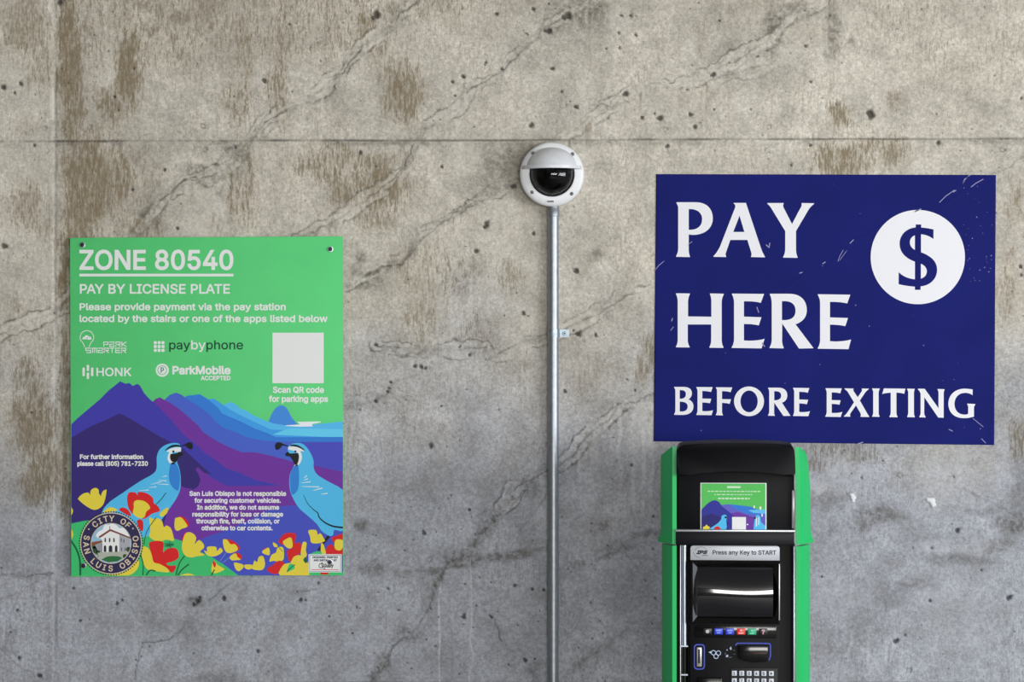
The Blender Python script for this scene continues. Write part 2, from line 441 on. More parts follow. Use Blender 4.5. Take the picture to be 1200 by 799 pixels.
# outlines of a plain grotesque alphabet, thousandths of an em:  character ~ advance ~ contours
GLYPH_TEXT = '''
A~480~16,0 201,509 276,509 463,0 395,0 287,302 264,372 232,478 245,478 213,371 191,302 85,0/110,142 110,199 370,199 370,142
B~456~60,0 60,509 241,509 274,507 304,501 329,491 350,477 367,461 381,442 390,421 396,398 398,374 397,353 393,336 387,320 378,307 368,295 356,286 343,278 329,272 315,267 315,262 331,260 347,254 363,245 378,234 391,220 402,203 411,184 416,161 418,136 416,111 410,88 400,67 386,48 368,31 344,18 317,8 284,2 247,0/125,57 245,57 281,60 309,67 330,80 344,96 353,115 355,137 354,153 350,169 342,184 333,197 320,209 306,218 289,225 269,229 248,231 125,231/125,285 238,285 256,287 273,290 288,296 302,304 314,314 323,326 330,340 335,355 336,372 333,393 326,412 313,429 294,442 270,449 240,452 125,452
C~510~267,-7 225,-3 186,7 150,25 119,49 92,79 70,115 53,157 44,203 40,254 44,305 53,352 70,393 92,429 119,459 150,484 186,501 225,512 267,516 293,514 317,511 340,504 362,496 383,485 402,471 419,456 435,438 448,418 459,397 467,373 473,348 408,348 404,365 397,380 389,395 380,407 369,418 357,428 344,437 330,444 315,449 300,453 284,455 267,456 237,453 209,445 184,432 161,414 141,391 125,364 113,332 106,295 103,254 106,213 113,177 125,145 141,117 161,94 184,76 210,63 237,56 267,53 284,54 300,56 315,60 330,65 344,72 357,81 369,90 380,102 389,114 397,128 404,144 408,160 473,160 467,135 459,112 448,91 435,71 420,53 402,38 383,24 363,13 341,5 317,-2 293,-6
D~502~219,0 96,0 96,57 215,57 254,60 288,68 318,81 343,99 363,122 379,149 390,181 397,216 399,255 397,294 390,329 379,361 364,388 344,410 320,428 291,441 258,449 221,452 93,452 93,509 225,509 273,505 315,495 353,478 385,455 412,426 433,391 449,351 458,306 462,255 458,205 449,159 433,119 411,83 384,54 351,31 312,14 268,3/125,509 125,0 60,0 60,509
E~419~60,0 60,509 372,509 372,452 125,452 125,286 355,286 355,229 125,229 125,57 375,57 375,0
F~410~60,0 60,509 369,509 369,452 125,452 125,278 346,278 346,221 125,221 125,0
G~520~269,-7 225,-3 185,7 149,25 118,49 91,79 69,116 53,157 43,203 40,254 43,305 53,352 69,393 91,429 117,459 149,484 184,501 223,512 265,516 291,514 316,510 340,504 363,494 384,483 403,469 421,453 436,436 449,416 460,395 468,373 474,349 408,349 402,365 395,379 387,393 378,406 368,417 356,427 344,436 330,443 315,448 300,453 283,455 265,456 236,453 209,445 183,432 160,414 141,392 125,364 113,332 106,295 103,254 106,213 113,177 125,145 141,117 161,95 184,76 210,63 238,56 269,53 296,55 322,61 345,71 365,85 382,102 396,123 407,147 413,173 415,202 434,199 283,199 283,256 478,256 478,200 475,160 466,124 451,91 431,62 406,38 377,19 344,5 308,-4
H~517~60,0 60,509 125,509 125,289 392,289 392,509 457,509 457,0 392,0 392,232 125,232 125,0
I~300~31,0 31,57 118,57 118,452 31,452 31,509 269,509 269,452 183,452 183,57 269,57 269,0
K~467~104,145 104,216 139,261 174,303 212,344 364,509 448,509 231,276 228,276/60,0 60,509 125,509 125,334 124,225 125,193 125,0/372,0 188,259 228,309 449,0
L~393~60,0 60,509 125,509 125,57 361,57 361,0
M~628~60,0 60,509 152,509 277,187 287,159 299,123 311,84 322,49 307,49 318,83 330,121 342,158 352,187 476,509 568,509 568,0 504,0 504,291 504,327 505,369 506,413 507,457 513,457 498,409 482,363 467,322 456,291 342,0 286,0 170,291 159,321 145,361 129,408 112,457 119,457 120,416 121,372 122,328 122,291 122,0
N~523~60,0 60,509 136,509 343,183 363,151 388,107 414,55 405,54 401,108 399,157 399,195 399,509 463,509 463,0 387,0 202,290 177,331 148,381 108,452 119,454 122,384 124,328 125,291 125,0
O~533~267,-7 225,-3 186,7 150,25 119,49 92,79 70,115 53,157 44,203 40,254 44,305 53,352 70,393 92,429 119,459 150,484 186,501 225,512 267,516 309,512 348,501 384,484 415,459 442,429 464,393 480,352 490,305 493,254 490,203 480,157 464,115 442,79 415,49 384,25 348,7 309,-3/267,53 296,55 324,63 349,76 372,94 392,116 408,144 420,176 428,213 430,254 428,295 420,332 408,365 392,392 372,415 349,433 324,446 296,453 267,456 237,453 210,445 184,433 161,415 142,392 125,364 113,332 106,295 103,254 106,213 113,176 125,144 142,117 161,94 184,76 210,63 237,55
P~445~60,0 60,509 235,509 272,506 305,499 332,487 356,471 375,452 390,430 400,404 407,377 409,348 407,318 400,291 390,265 375,243 356,223 332,207 305,195 272,188 235,186 109,186 109,242 233,242 257,244 279,248 297,256 312,266 324,279 333,294 339,310 343,328 344,348 343,367 339,385 333,402 324,416 312,428 297,439 279,446 257,451 232,452 125,452 125,0
Q~533~245,159 313,159 369,85 384,65 468,-48 401,-48 346,27 331,46/267,-7 225,-3 186,7 150,25 119,49 92,79 70,115 53,157 44,203 40,254 44,305 53,352 70,393 92,429 119,459 150,484 186,501 225,512 267,516 309,512 348,501 384,484 415,459 442,429 464,393 480,352 490,305 493,254 490,203 480,157 464,115 442,79 415,49 384,25 348,7 309,-3/267,53 296,55 324,63 349,76 372,94 392,116 408,144 420,176 428,213 430,254 428,295 420,332 408,365 392,392 372,415 349,433 324,446 296,453 267,456 237,453 210,445 184,433 161,415 142,392 125,364 113,332 106,295 103,254 106,213 113,176 125,144 142,117 161,94 184,76 210,63 237,55
R~449~60,0 60,509 236,509 273,506 305,500 333,489 356,473 376,455 390,433 401,408 407,381 409,352 407,323 401,296 390,271 376,250 356,232 333,217 305,206 273,200 236,198 96,198 96,255 234,255 258,256 280,260 298,267 313,276 325,287 334,300 340,316 344,333 345,352 344,371 340,389 334,405 325,419 313,430 298,440 279,446 258,451 233,452 125,452 125,0/353,0 230,229 303,229 428,0
S~447~224,-9 188,-7 156,-1 128,9 102,23 81,40 64,60 51,83 42,109 38,137 104,137 108,118 114,102 123,88 136,76 150,66 166,59 185,53 204,50 224,49 246,50 267,54 286,60 303,69 317,79 329,92 338,106 344,122 346,139 344,154 340,168 332,179 322,189 310,197 296,205 245,222 184,239 145,253 112,269 86,289 67,313 56,341 52,372 54,400 62,425 75,448 92,468 113,484 138,498 165,508 195,514 227,516 259,514 289,508 316,498 340,484 360,468 377,449 390,427 398,403 401,378 337,378 332,402 320,421 302,437 280,449 254,456 225,459 204,457 185,454 167,448 152,440 139,430 129,418 121,405 117,391 115,376 117,359 122,345 131,334 142,324 155,315 169,308 212,293 264,279 312,264 328,256 344,248 359,238 372,226 384,213 395,198 402,180 407,161 408,139 406,112 399,87 386,64 370,43 349,25 323,11 294,0 261,-7
T~449~32,452 32,509 417,509 417,452 257,452 257,0 193,0 193,452
U~517~259,-8 220,-6 186,2 154,15 126,33 103,55 85,80 71,108 63,140 60,173 60,509 124,509 124,178 126,155 132,133 141,113 153,95 169,80 187,68 208,59 232,53 259,52 285,53 309,59 331,68 349,80 364,95 377,113 385,133 391,155 393,178 393,509 457,509 457,173 454,140 446,108 433,80 414,55 391,33 363,15 332,2 297,-6
V~480~204,0 16,509 84,509 192,206 215,137 248,31 235,31 267,138 290,206 395,509 463,509 278,0
W~686~155,0 16,509 82,509 163,196 175,145 187,94 197,40 189,40 200,94 211,145 224,196 306,509 380,509 462,196 474,145 486,94 497,40 488,40 499,94 510,145 523,196 603,509 670,509 530,0 455,0 368,323 351,391 336,475 350,475 335,395 318,323 230,0
X~474~18,0 217,284 217,236 29,509 104,509 178,400 204,361 223,329 243,292 232,292 252,329 272,361 298,400 374,509 446,509 259,239 259,287 456,0 382,0 292,129 268,165 250,195 230,231 244,231 225,196 206,166 182,129 91,0
Y~472~203,0 203,208 16,509 91,509 192,344 222,292 250,230 224,230 251,293 280,344 381,509 455,509 268,208 268,0
Z~438~42,0 42,46 273,385 306,431 341,476 348,454 285,452 223,452 40,452 40,509 397,509 397,462 169,129 134,81 97,33 90,54 152,57 214,57 399,57 399,0
a~389~160,-9 137,-7 115,-3 94,5 76,15 60,29 48,45 38,63 32,84 30,108 32,128 36,146 43,161 53,174 64,184 78,193 92,200 108,206 125,211 178,220 234,227 247,229 257,231 265,235 271,240 274,246 276,255 276,257 275,272 272,285 267,297 260,307 251,315 240,322 227,327 212,330 196,331 178,330 163,327 149,322 137,316 127,309 118,301 110,292 104,283 100,274 41,291 51,313 64,331 79,346 95,358 114,368 133,375 153,380 173,383 194,384 239,379 255,375 271,369 286,360 300,350 312,336 322,320 330,301 335,278 337,251 337,0 277,0 277,52 272,52 252,25 242,16 229,8 215,1 199,-4 181,-7/170,45 192,47 211,51 228,59 242,68 254,80 263,93 270,108 274,122 276,138 276,190 259,182 231,176 200,171 175,168 134,159 122,153 112,147 103,139 97,130 93,118 92,105 93,93 96,82 102,72 109,64 119,57 130,52 142,48 156,46
b~424~229,-8 208,-7 189,-3 172,4 159,12 147,21 138,31 118,59 112,59 112,0 53,0 53,509 114,509 114,319 118,319 137,346 147,355 158,364 171,373 188,379 207,383 229,384 259,382 287,374 313,361 335,342 354,320 370,293 381,261 388,227 390,189 388,151 381,116 370,84 355,57 336,34 313,16 288,3 260,-6/220,47 242,49 262,55 279,66 294,80 306,97 316,117 323,139 327,163 328,189 327,215 323,239 316,261 307,281 295,298 280,311 262,322 243,328 220,330 198,328 178,322 161,312 147,299 134,282 125,263 118,241 114,216 113,189 114,162 118,138 125,115 135,95 147,78 162,65 179,55 198,49
c~396~207,-8 174,-5 144,3 117,16 93,35 72,58 56,85 44,116 37,150 34,187 37,225 44,260 56,291 72,318 93,341 117,360 144,374 174,382 207,384 226,384 243,381 260,377 276,371 291,364 305,356 318,346 330,335 340,322 349,308 356,293 362,277 303,262 290,289 270,311 242,325 207,330 184,328 163,321 145,310 130,296 118,278 108,258 102,236 98,212 96,187 98,163 102,139 108,117 118,97 130,80 145,66 163,55 184,49 207,46 243,52 271,66 292,89 304,117 363,102 357,86 350,70 341,56 331,43 319,32 306,21 292,12 277,5 261,-1 244,-5 226,-7
d~424~195,-8 165,-6 137,3 111,16 89,34 70,57 55,84 43,116 36,151 34,189 36,227 43,261 55,293 70,320 89,342 112,361 137,374 165,382 196,384 218,383 237,379 253,373 267,364 278,355 287,346 306,319 311,319 311,509 372,509 372,0 313,0 313,59 307,59 287,31 277,21 266,12 252,4 236,-3 217,-7/205,47 226,49 246,55 263,65 278,78 290,95 299,115 306,138 310,162 312,189 310,216 306,241 300,263 290,282 278,299 263,312 246,322 227,328 205,330 182,328 162,322 145,311 130,298 118,281 108,261 102,239 98,215 96,189 98,163 102,139 109,117 118,97 130,80 145,66 162,55 182,49
e~404~212,-8 177,-5 145,3 117,16 92,35 72,58 56,85 44,116 37,150 34,187 36,224 44,258 55,290 71,317 91,340 115,359 142,373 172,382 205,384 226,383 246,380 266,374 285,366 303,355 319,341 334,324 347,305 357,282 365,256 370,227 371,194 371,169 75,169 75,221 338,221 310,202 308,226 304,248 298,269 288,286 277,301 263,314 246,323 227,328 205,330 183,328 164,323 146,313 131,301 119,286 109,270 102,251 97,231 96,211 96,178 98,151 102,127 110,106 121,88 135,73 151,61 169,53 190,48 212,46 227,47 241,49 254,53 265,58 276,65 285,73 294,82 300,93 306,105 365,91 358,72 348,55 335,39 320,26 302,14 283,4 261,-3 237,-7
f~254~228,379 228,327 6,327 6,379/81,0 81,432 82,452 87,470 96,486 107,499 120,510 135,519 152,525 169,529 187,530 222,527 243,521 227,468 215,472 195,474 178,472 164,468 154,460 147,449 143,435 142,419 142,0
g~425~207,-151 180,-149 156,-146 134,-140 114,-132 97,-122 82,-110 70,-97 59,-84 51,-69 101,-41 122,-66 131,-74 142,-82 154,-88 169,-93 187,-96 207,-97 236,-95 261,-87 282,-75 298,-58 308,-34 311,-6 311,68 306,68 287,41 277,32 266,23 252,16 236,10 217,6 195,5 165,7 138,14 113,27 90,43 71,65 55,90 43,120 36,154 34,191 36,229 43,263 55,293 71,320 90,342 112,361 138,374 166,382 196,384 218,383 237,379 253,373 267,365 279,356 288,346 308,319 313,319 313,379 372,379 372,-9 370,-40 363,-67 350,-90 334,-109 314,-124 291,-136 265,-144 237,-149/205,59 227,61 246,66 264,75 278,87 290,103 300,121 307,142 311,166 312,193 311,219 307,242 300,264 291,283 279,299 264,312 247,322 227,328 205,330 182,328 163,322 145,312 130,298 118,282 109,262 102,241 98,218 96,193 98,167 102,144 109,123 118,104 131,88 145,76 163,66 183,61
h~410~114,227 114,0 53,0 53,509 114,509 114,287 102,287 116,319 132,344 152,362 175,374 200,382 227,384 252,383 275,377 295,369 313,356 328,340 341,321 350,298 355,271 357,240 357,0 296,0 296,235 293,263 286,286 273,304 256,318 235,326 210,329 192,328 176,324 161,317 147,308 136,297 126,283 119,266 115,248
i~167~53,0 53,379 114,379 114,0/84,443 73,444 63,448 54,455 47,463 43,472 41,483 43,494 47,504 54,512 63,518 73,522 84,524 95,522 105,518 114,512 121,504 125,494 126,483 125,472 121,463 114,455 105,448 95,444
k~381~110,137 110,212 121,212 284,379 360,379 184,199 177,199/53,0 53,509 114,509 114,0/294,0 148,186 191,229 372,0
l~189~139,-2 112,0 91,8 74,20 62,37 55,59 53,84 53,509 114,509 114,99 114,83 117,71 120,62 126,57 135,53 146,52 160,53 170,54 181,3 162,-1
m~610~53,0 53,379 112,379 112,295 108,295 114,314 122,331 132,346 144,358 158,368 172,376 187,382 203,385 219,386 245,383 268,375 287,361 303,342 314,320 321,295 312,295 318,312 326,329 337,343 350,356 364,366 381,375 398,381 417,385 437,386 458,385 478,380 497,372 514,361 529,346 541,328 550,307 555,283 557,255 557,0 496,0 496,254 493,279 485,298 473,313 456,323 438,329 419,330 402,329 387,326 374,320 363,312 353,302 345,290 340,277 336,263 335,247 335,0 274,0 274,260 272,280 265,297 253,311 238,322 220,328 199,330 185,329 171,326 158,320 145,312 135,302 126,289 119,274 115,257 114,238 114,0
n~410~114,227 114,0 53,0 53,379 112,379 112,287 102,287 116,319 132,344 152,362 175,374 200,382 227,384 252,383 275,377 295,369 313,356 328,340 341,321 350,298 355,271 357,240 357,0 296,0 296,235 293,263 286,286 273,304 256,318 235,326 210,329 192,328 176,324 161,317 147,308 136,297 126,283 119,266 115,248
o~415~207,-8 174,-5 144,3 117,16 93,35 72,58 56,85 44,116 37,150 34,187 37,225 44,260 56,291 72,318 93,341 117,360 144,374 174,382 207,384 241,382 271,374 299,360 323,341 343,318 359,291 371,260 379,225 381,187 379,150 371,116 359,85 343,58 323,35 299,16 271,3 241,-5/207,46 231,49 252,55 270,66 285,80 298,97 307,117 314,139 318,163 319,187 318,212 314,236 307,258 298,278 285,296 270,310 252,321 231,328 207,330 184,328 163,321 145,310 130,296 118,278 108,258 102,236 98,212 96,187 98,163 102,139 108,117 118,97 130,80 145,66 163,55 184,49
p~424~53,-143 53,379 112,379 112,319 118,319 137,346 147,355 158,364 171,373 188,379 207,383 229,384 259,382 287,374 313,361 335,342 354,320 370,293 381,261 388,227 390,189 388,151 381,116 370,84 355,57 336,34 313,16 288,3 260,-6 229,-8 208,-7 189,-3 173,4 159,12 147,21 138,31 118,59 114,59 114,-143/220,47 242,49 262,55 279,66 294,80 306,97 316,117 323,139 327,163 328,189 327,215 323,239 316,261 307,281 295,298 280,311 262,322 243,328 220,330 198,328 178,322 161,312 147,299 134,282 125,263 118,241 114,216 113,189 114,162 118,138 125,115 135,95 147,78 162,65 179,55 198,49
q~424~372,-143 311,-143 311,59 306,59 287,31 277,21 266,12 252,4 236,-3 217,-7 195,-8 165,-6 137,3 111,16 89,34 70,57 55,84 43,116 36,151 34,189 36,227 43,261 55,293 70,320 89,342 112,361 137,374 165,382 196,384 218,383 237,379 253,373 267,364 278,355 287,346 307,319 313,319 313,379 372,379/205,47 226,49 246,55 263,65 278,78 290,95 299,115 306,138 310,162 312,189 310,216 306,241 300,263 290,282 278,299 263,312 246,322 227,328 205,330 182,328 162,322 145,311 130,298 118,281 108,261 102,239 98,215 96,189 98,163 102,139 109,117 118,97 130,80 145,66 162,55 182,49
r~259~53,0 53,379 112,379 112,321 115,321 124,339 137,354 152,367 171,377 191,383 213,385 229,384 243,384 243,322 230,324 207,326 190,324 174,321 159,315 146,306 135,296 126,284 119,269 115,254 114,237 114,0
s~365~182,-8 157,-7 133,-3 112,3 93,12 76,24 62,38 50,54 41,73 36,94 94,107 101,87 111,72 124,60 141,52 160,47 181,45 206,47 227,53 244,62 258,74 265,88 268,103 266,115 262,126 254,136 243,144 229,150 212,155 149,170 118,180 92,192 72,208 58,227 50,249 47,274 49,295 55,314 65,332 79,347 95,360 115,370 137,378 161,383 187,384 212,383 234,379 254,372 271,363 286,352 299,339 309,324 318,308 324,290 268,277 262,291 254,304 243,316 228,325 210,331 187,333 166,331 147,326 131,317 119,305 111,292 109,277 110,264 115,253 124,243 136,235 152,229 172,223 229,209 261,200 287,187 306,171 320,153 328,131 331,107 329,85 323,65 312,47 298,31 281,18 260,6 236,-2 210,-7
t~227~204,379 204,327 6,327 6,379/65,471 126,471 126,98 127,83 130,70 136,61 144,55 156,51 170,50 185,51 202,54 213,2 192,-3 168,-4 138,-1 113,7 92,21 77,41 68,64 65,93
u~410~182,-5 158,-3 135,2 115,11 97,23 82,39 69,59 60,82 54,109 53,139 53,379 114,379 114,144 116,117 124,94 137,75 154,61 175,53 200,50 218,51 234,55 249,62 263,71 274,83 283,97 290,113 295,132 296,153 296,379 357,379 357,0 298,0 298,92 307,92 294,60 277,35 257,17 234,5 209,-3
v~389~163,0 17,379 84,379 165,155 187,87 206,21 184,21 203,87 224,155 305,379 371,379 226,0
w~567~138,0 23,379 87,379 133,214 154,137 175,41 165,41 186,135 206,214 252,379 316,379 362,214 382,136 402,41 391,41 413,135 434,214 480,379 545,379 429,0 368,0 319,172 305,225 291,280 277,338 291,338 277,280 263,225 248,172 199,0
x~379~21,0 171,218 171,171 29,379 100,379 147,306 179,253 207,206 175,206 202,253 233,306 282,379 352,379 209,169 209,214 358,0 287,0 231,85 200,136 173,182 205,182 178,136 148,85 91,0
y~389~47,-139 61,-86 71,-87 83,-89 94,-90 104,-89 113,-86 122,-81 130,-74 138,-64 145,-51 151,-36 163,-1 17,379 84,379 165,155 187,87 206,21 184,21 202,87 224,155 305,379 371,379 204,-58 196,-77 187,-93 177,-107 165,-119 153,-128 139,-136 125,-141 109,-144 91,-145 65,-143
z~380~42,0 42,46 254,320 254,323 48,323 48,379 333,379 333,331 126,60 126,56 339,56 339,0
0~453~227,-7 191,-3 158,7 130,24 105,48 85,77 69,113 57,155 50,202 48,254 50,306 57,353 69,395 85,431 106,461 130,484 159,502 191,512 227,516 262,512 295,502 323,484 348,461 368,431 384,395 396,353 403,306 405,254 403,202 396,155 384,113 368,77 348,48 323,24 295,7 263,-3/227,50 250,52 271,60 290,74 306,92 320,116 330,144 338,176 342,213 344,254 342,295 338,332 330,365 320,393 306,416 290,435 271,449 250,457 227,460 203,457 182,449 163,435 147,416 134,393 123,365 115,332 111,295 109,254 111,213 115,176 123,144 134,116 147,92 163,74 182,60 203,52
1~453~76,0 76,55 391,55 391,0/276,509 276,0 212,0 212,448 209,448 86,358 86,427 198,509
2~453~64,0 64,47 234,229 282,282 294,298 303,312 311,327 316,341 319,356 320,371 319,389 315,405 308,419 298,431 287,441 273,449 258,455 241,458 224,460 205,458 188,454 172,447 159,438 148,427 139,413 132,398 128,381 127,362 66,362 68,391 75,418 86,442 102,464 121,482 143,496 168,507 196,513 225,516 254,513 281,507 306,497 328,482 346,465 361,445 372,423 379,398 381,372 380,354 377,336 371,318 363,299 351,280 336,259 267,180 153,60 153,57 389,57 389,0
3~453~218,-7 188,-5 159,1 133,10 108,22 88,38 70,57 57,79 48,104 44,132 109,132 112,115 118,100 126,87 137,76 150,66 165,59 182,54 200,51 219,50 239,51 258,55 275,61 291,69 304,80 315,93 323,108 328,125 329,145 328,163 323,180 316,196 306,211 292,223 275,234 254,241 229,246 201,248 157,248 157,299 288,448 288,452 70,452 70,509 372,509 372,461 211,278 211,289 247,290 279,286 308,276 333,262 354,244 371,222 383,198 391,173 393,145 390,116 383,90 370,66 354,45 333,27 309,12 281,2 251,-5
4~453~40,105 40,158 247,509 311,509 109,166 109,163 413,163 413,105/282,0 282,121 282,146 282,318 343,318 343,0
5~453~221,-7 192,-5 165,1 140,11 118,25 99,41 83,60 71,82 63,105 60,130 122,130 125,115 130,102 138,89 148,78 160,68 173,60 188,54 204,51 221,50 241,51 259,56 276,64 291,75 304,89 314,104 322,122 326,141 328,162 326,183 321,203 314,221 303,237 290,251 275,262 257,270 238,275 218,277 201,276 184,273 167,268 152,262 139,255 128,246 67,253 96,509 366,509 366,452 151,452 134,301 136,301 148,311 162,318 178,325 194,330 212,333 229,334 252,332 274,328 294,321 313,311 330,299 345,285 358,269 370,251 379,231 386,210 390,187 391,163 388,132 381,102 369,76 352,52 332,32 309,15 282,3 253,-4
6~453~226,-7 196,-4 168,3 142,15 119,31 100,51 84,74 73,101 66,130 64,162 65,187 71,212 80,239 93,268 112,302 137,340 252,509 322,509 151,261 145,261 151,270 157,279 165,288 174,295 184,302 196,307 208,311 221,313 235,314 265,312 291,305 316,295 337,280 355,262 370,240 380,215 387,187 389,157 387,127 379,98 368,73 352,50 333,30 310,14 284,3 257,-4/226,48 245,50 263,55 279,63 293,73 304,86 314,101 322,119 326,137 327,157 326,178 322,196 314,213 304,228 293,241 279,251 263,259 245,264 226,265 207,264 190,259 174,252 160,241 148,229 138,214 131,197 126,179 125,158 126,138 131,119 138,102 148,86 160,73 174,63 190,55 207,50
7~453~97,0 323,448 323,452 62,452 62,509 391,509 391,449 165,0
8~453~226,-7 193,-5 163,1 136,11 111,25 91,42 74,62 62,84 54,109 52,135 53,156 58,176 65,195 75,212 87,228 101,241 117,252 134,260 153,265 153,267 129,276 109,289 93,308 80,330 73,354 70,380 73,405 79,429 90,450 106,469 124,485 146,498 170,508 197,514 226,516 255,514 282,508 306,498 328,485 346,469 361,450 373,429 379,405 382,380 379,354 372,330 359,308 343,289 323,276 300,267 300,265 319,260 335,252 351,241 365,228 377,212 387,195 395,176 399,156 401,135 398,109 391,84 378,62 362,42 341,25 317,11 289,1 259,-5/226,49 248,50 267,54 285,60 300,69 313,79 323,91 331,106 335,121 337,139 335,157 330,173 322,189 312,202 298,213 283,223 265,230 247,234 226,235 206,234 187,230 169,223 154,213 140,202 130,189 122,173 117,157 115,139 117,121 121,106 129,91 139,79 152,69 167,60 185,54 205,50/226,290 244,291 260,294 274,300 287,308 298,318 307,330 314,344 318,359 319,376 318,392 314,407 308,420 299,432 288,442 275,449 260,455 244,459 226,460 208,459 192,455 177,449 164,442 153,432 145,420 138,407 134,392 133,376 134,359 138,344 145,330 154,318 165,308 178,300 193,294 209,291
9~453~226,516 256,513 285,506 310,494 333,478 352,458 368,434 380,408 387,378 389,347 387,322 382,296 373,270 359,240 340,207 315,168 200,0 130,0 301,248 307,248 302,238 295,229 287,221 278,214 268,207 257,202 245,198 232,195 218,195 188,197 161,203 137,214 116,229 98,247 83,269 72,294 66,321 64,352 66,382 73,411 85,436 101,459 120,479 143,494 168,506 196,513/226,460 207,459 190,454 174,446 160,435 148,423 138,407 131,390 127,372 125,352 127,331 131,313 138,295 148,280 160,268 174,257 190,250 207,245 226,243 245,245 263,249 279,257 293,267 305,280 314,295 322,312 326,330 327,350 326,371 322,390 314,407 305,422 293,435 279,446 263,454 245,459
.~188~95,-4 83,-3 73,1 63,9 55,18 51,29 50,41 51,53 55,64 63,73 73,81 83,85 95,87 107,85 118,81 128,73 135,64 140,53 141,41 140,29 135,18 128,9 118,1 107,-3
,~188~38,-119 68,71 137,71 84,-119
-~453~337,244 337,188 114,188 114,244
(~273~89,207 90,244 94,283 101,324 109,364 119,403 132,441 145,477 160,510 177,539 236,539 219,503 204,466 191,428 179,390 169,351 161,313 156,276 152,241 151,207 152,176 155,145 160,115 167,83 177,50 188,16 202,-19 218,-57 236,-96 177,-96 150,-46 128,4 111,55 99,106 92,156
)~273~37,-96 56,-56 72,-18 86,18 97,52 106,85 113,116 118,147 121,177 122,207 121,241 117,276 112,313 104,351 94,390 82,428 69,466 54,503 37,539 97,539 113,510 128,477 142,441 154,403 164,364 173,323 179,283 183,244 184,207 182,156 174,104 161,53 144,3 123,-47 97,-96
?~358~132,152 132,159 133,187 136,211 141,230 148,245 157,258 168,269 209,298 223,309 236,321 247,334 255,349 260,365 262,384 260,399 257,413 250,425 242,436 232,445 220,452 207,457 193,461 178,462 163,461 150,458 137,453 125,446 115,437 106,425 99,412 94,396 92,378 27,378 30,406 38,430 49,452 64,471 82,487 103,499 126,508 151,514 178,516 206,514 232,508 255,498 275,486 292,470 306,451 316,430 322,407 324,382 322,356 316,332 306,311 292,292 275,276 254,261 219,235 211,226 204,216 200,205 196,192 194,177 194,158 194,152/164,-4 152,-3 141,1 131,9 124,18 120,29 118,41 120,53 124,64 131,73 141,80 152,85 164,86 176,85 186,80 196,73 203,64 208,53 209,41 208,29 203,18 196,9 186,1 176,-3
&~448~197,-7 165,-5 136,1 110,12 88,26 69,42 54,62 43,84 36,108 34,133 36,154 40,173 47,189 58,205 70,220 85,235 140,279 216,335 237,352 255,375 259,384 261,394 262,405 260,420 255,434 245,445 233,454 219,459 201,461 189,460 178,457 168,453 159,447 151,440 145,431 141,421 138,411 137,399 138,386 141,375 145,363 169,327 204,284 438,0 364,0 171,231 121,293 108,310 96,327 87,344 81,361 77,379 75,398 77,420 82,440 91,458 102,474 117,488 134,499 154,507 176,512 200,513 224,512 246,507 266,499 283,488 297,475 308,459 317,442 322,424 324,404 323,389 320,375 315,362 309,349 301,336 291,325 256,293 154,217 135,202 121,188 110,174 103,161 98,146 97,131 98,115 102,101 109,87 118,76 130,66 143,57 158,51 175,48 193,46 213,48 232,52 251,59 269,69 286,81 301,95 315,112 327,131 336,151 343,174 348,198 349,224 408,224 406,194 403,167 397,144 389,124 380,107 371,92 345,62 333,47 315,30 294,17 271,7 246,-1 221,-5
'''
GLYPH = {}
for ln in GLYPH_TEXT.strip().split('\n'):
    ch, adv, body = ln.split('~')
    GLYPH[ch] = (int(adv), [[tuple(int(v) for v in p.split(',')) for p in c.split(' ')] for c in body.split('/')])


def wx(x): return (x - 600.0) * S
def wz(y): return CAMH + (399.5 - y) * S

# ------------------------------------------------------------------ wall_back : dense board-cast concrete
rng = np.random.default_rng(7)
ST = 1.25
xs = np.concatenate([np.array([-2600, -1500, -800, -400, -200, -110]), np.arange(-60, 1260.1, ST), np.array([1310, 1400, 1600, 2000, 2700, 3800])])
ys = np.concatenate([np.array([-135.9, -105, -75]), np.arange(-50, 850.1, ST), np.array([900, 1000, 1120, 1239.4])])
GX, GY = np.meshgrid(xs, ys)
NZ, NX = GX.shape


def vnoise(x, y, seed):
    """value noise on a hashed lattice, smooth"""
    xi, yi = np.floor(x).astype(np.int64), np.floor(y).astype(np.int64)
    fx, fy = x - xi, y - yi
    fx, fy = fx * fx * (3 - 2 * fx), fy * fy * (3 - 2 * fy)

    def h(a, b):
        n = (a * 374761393 + b * 668265263 + seed * 974634777) & 0x7fffffff
        n = ((n ^ (n >> 13)) * 1274126177) & 0x7fffffff
        return ((n ^ (n >> 16)) & 0xffff) / 65535.0
    return (h(xi, yi) * (1 - fx) + h(xi + 1, yi) * fx) * (1 - fy) + (h(xi, yi + 1) * (1 - fx) + h(xi + 1, yi + 1) * fx) * fy


def fbm(x, y, seed, o=4):
    s, a, t = 0, 0.5, 0
    for k in range(o):
        s = s + a * vnoise(x * 2 ** k, y * 2 ** k, seed + k * 17)
        t += a
        a *= 0.55
    return s / t


def sstep(a, b, v):
    t = np.clip((v - a) / (b - a), 0, 1)
    return t * t * (3 - 2 * t)


WXN = GX + 9 * (fbm(GX / 22, GY / 22, 3) - 0.5) * 2      # warped coordinates give ragged edges
WYN = GY + 9 * (fbm(GX / 22, GY / 22, 4) - 0.5) * 2
CXN = GX + 3.0 * (fbm(GX / 9, GY / 9, 31) - 0.5) * 2
CYN = GY + 3.0 * (fbm(GX / 9, GY / 9, 41) - 0.5) * 2


def blob(cx, cy, rx, ry, p=2.0):
    d = np.sqrt(((WXN - cx) / rx) ** 2 + ((WYN - cy) / ry) ** 2)
    return 1 - sstep(0.30, 1.30, d)


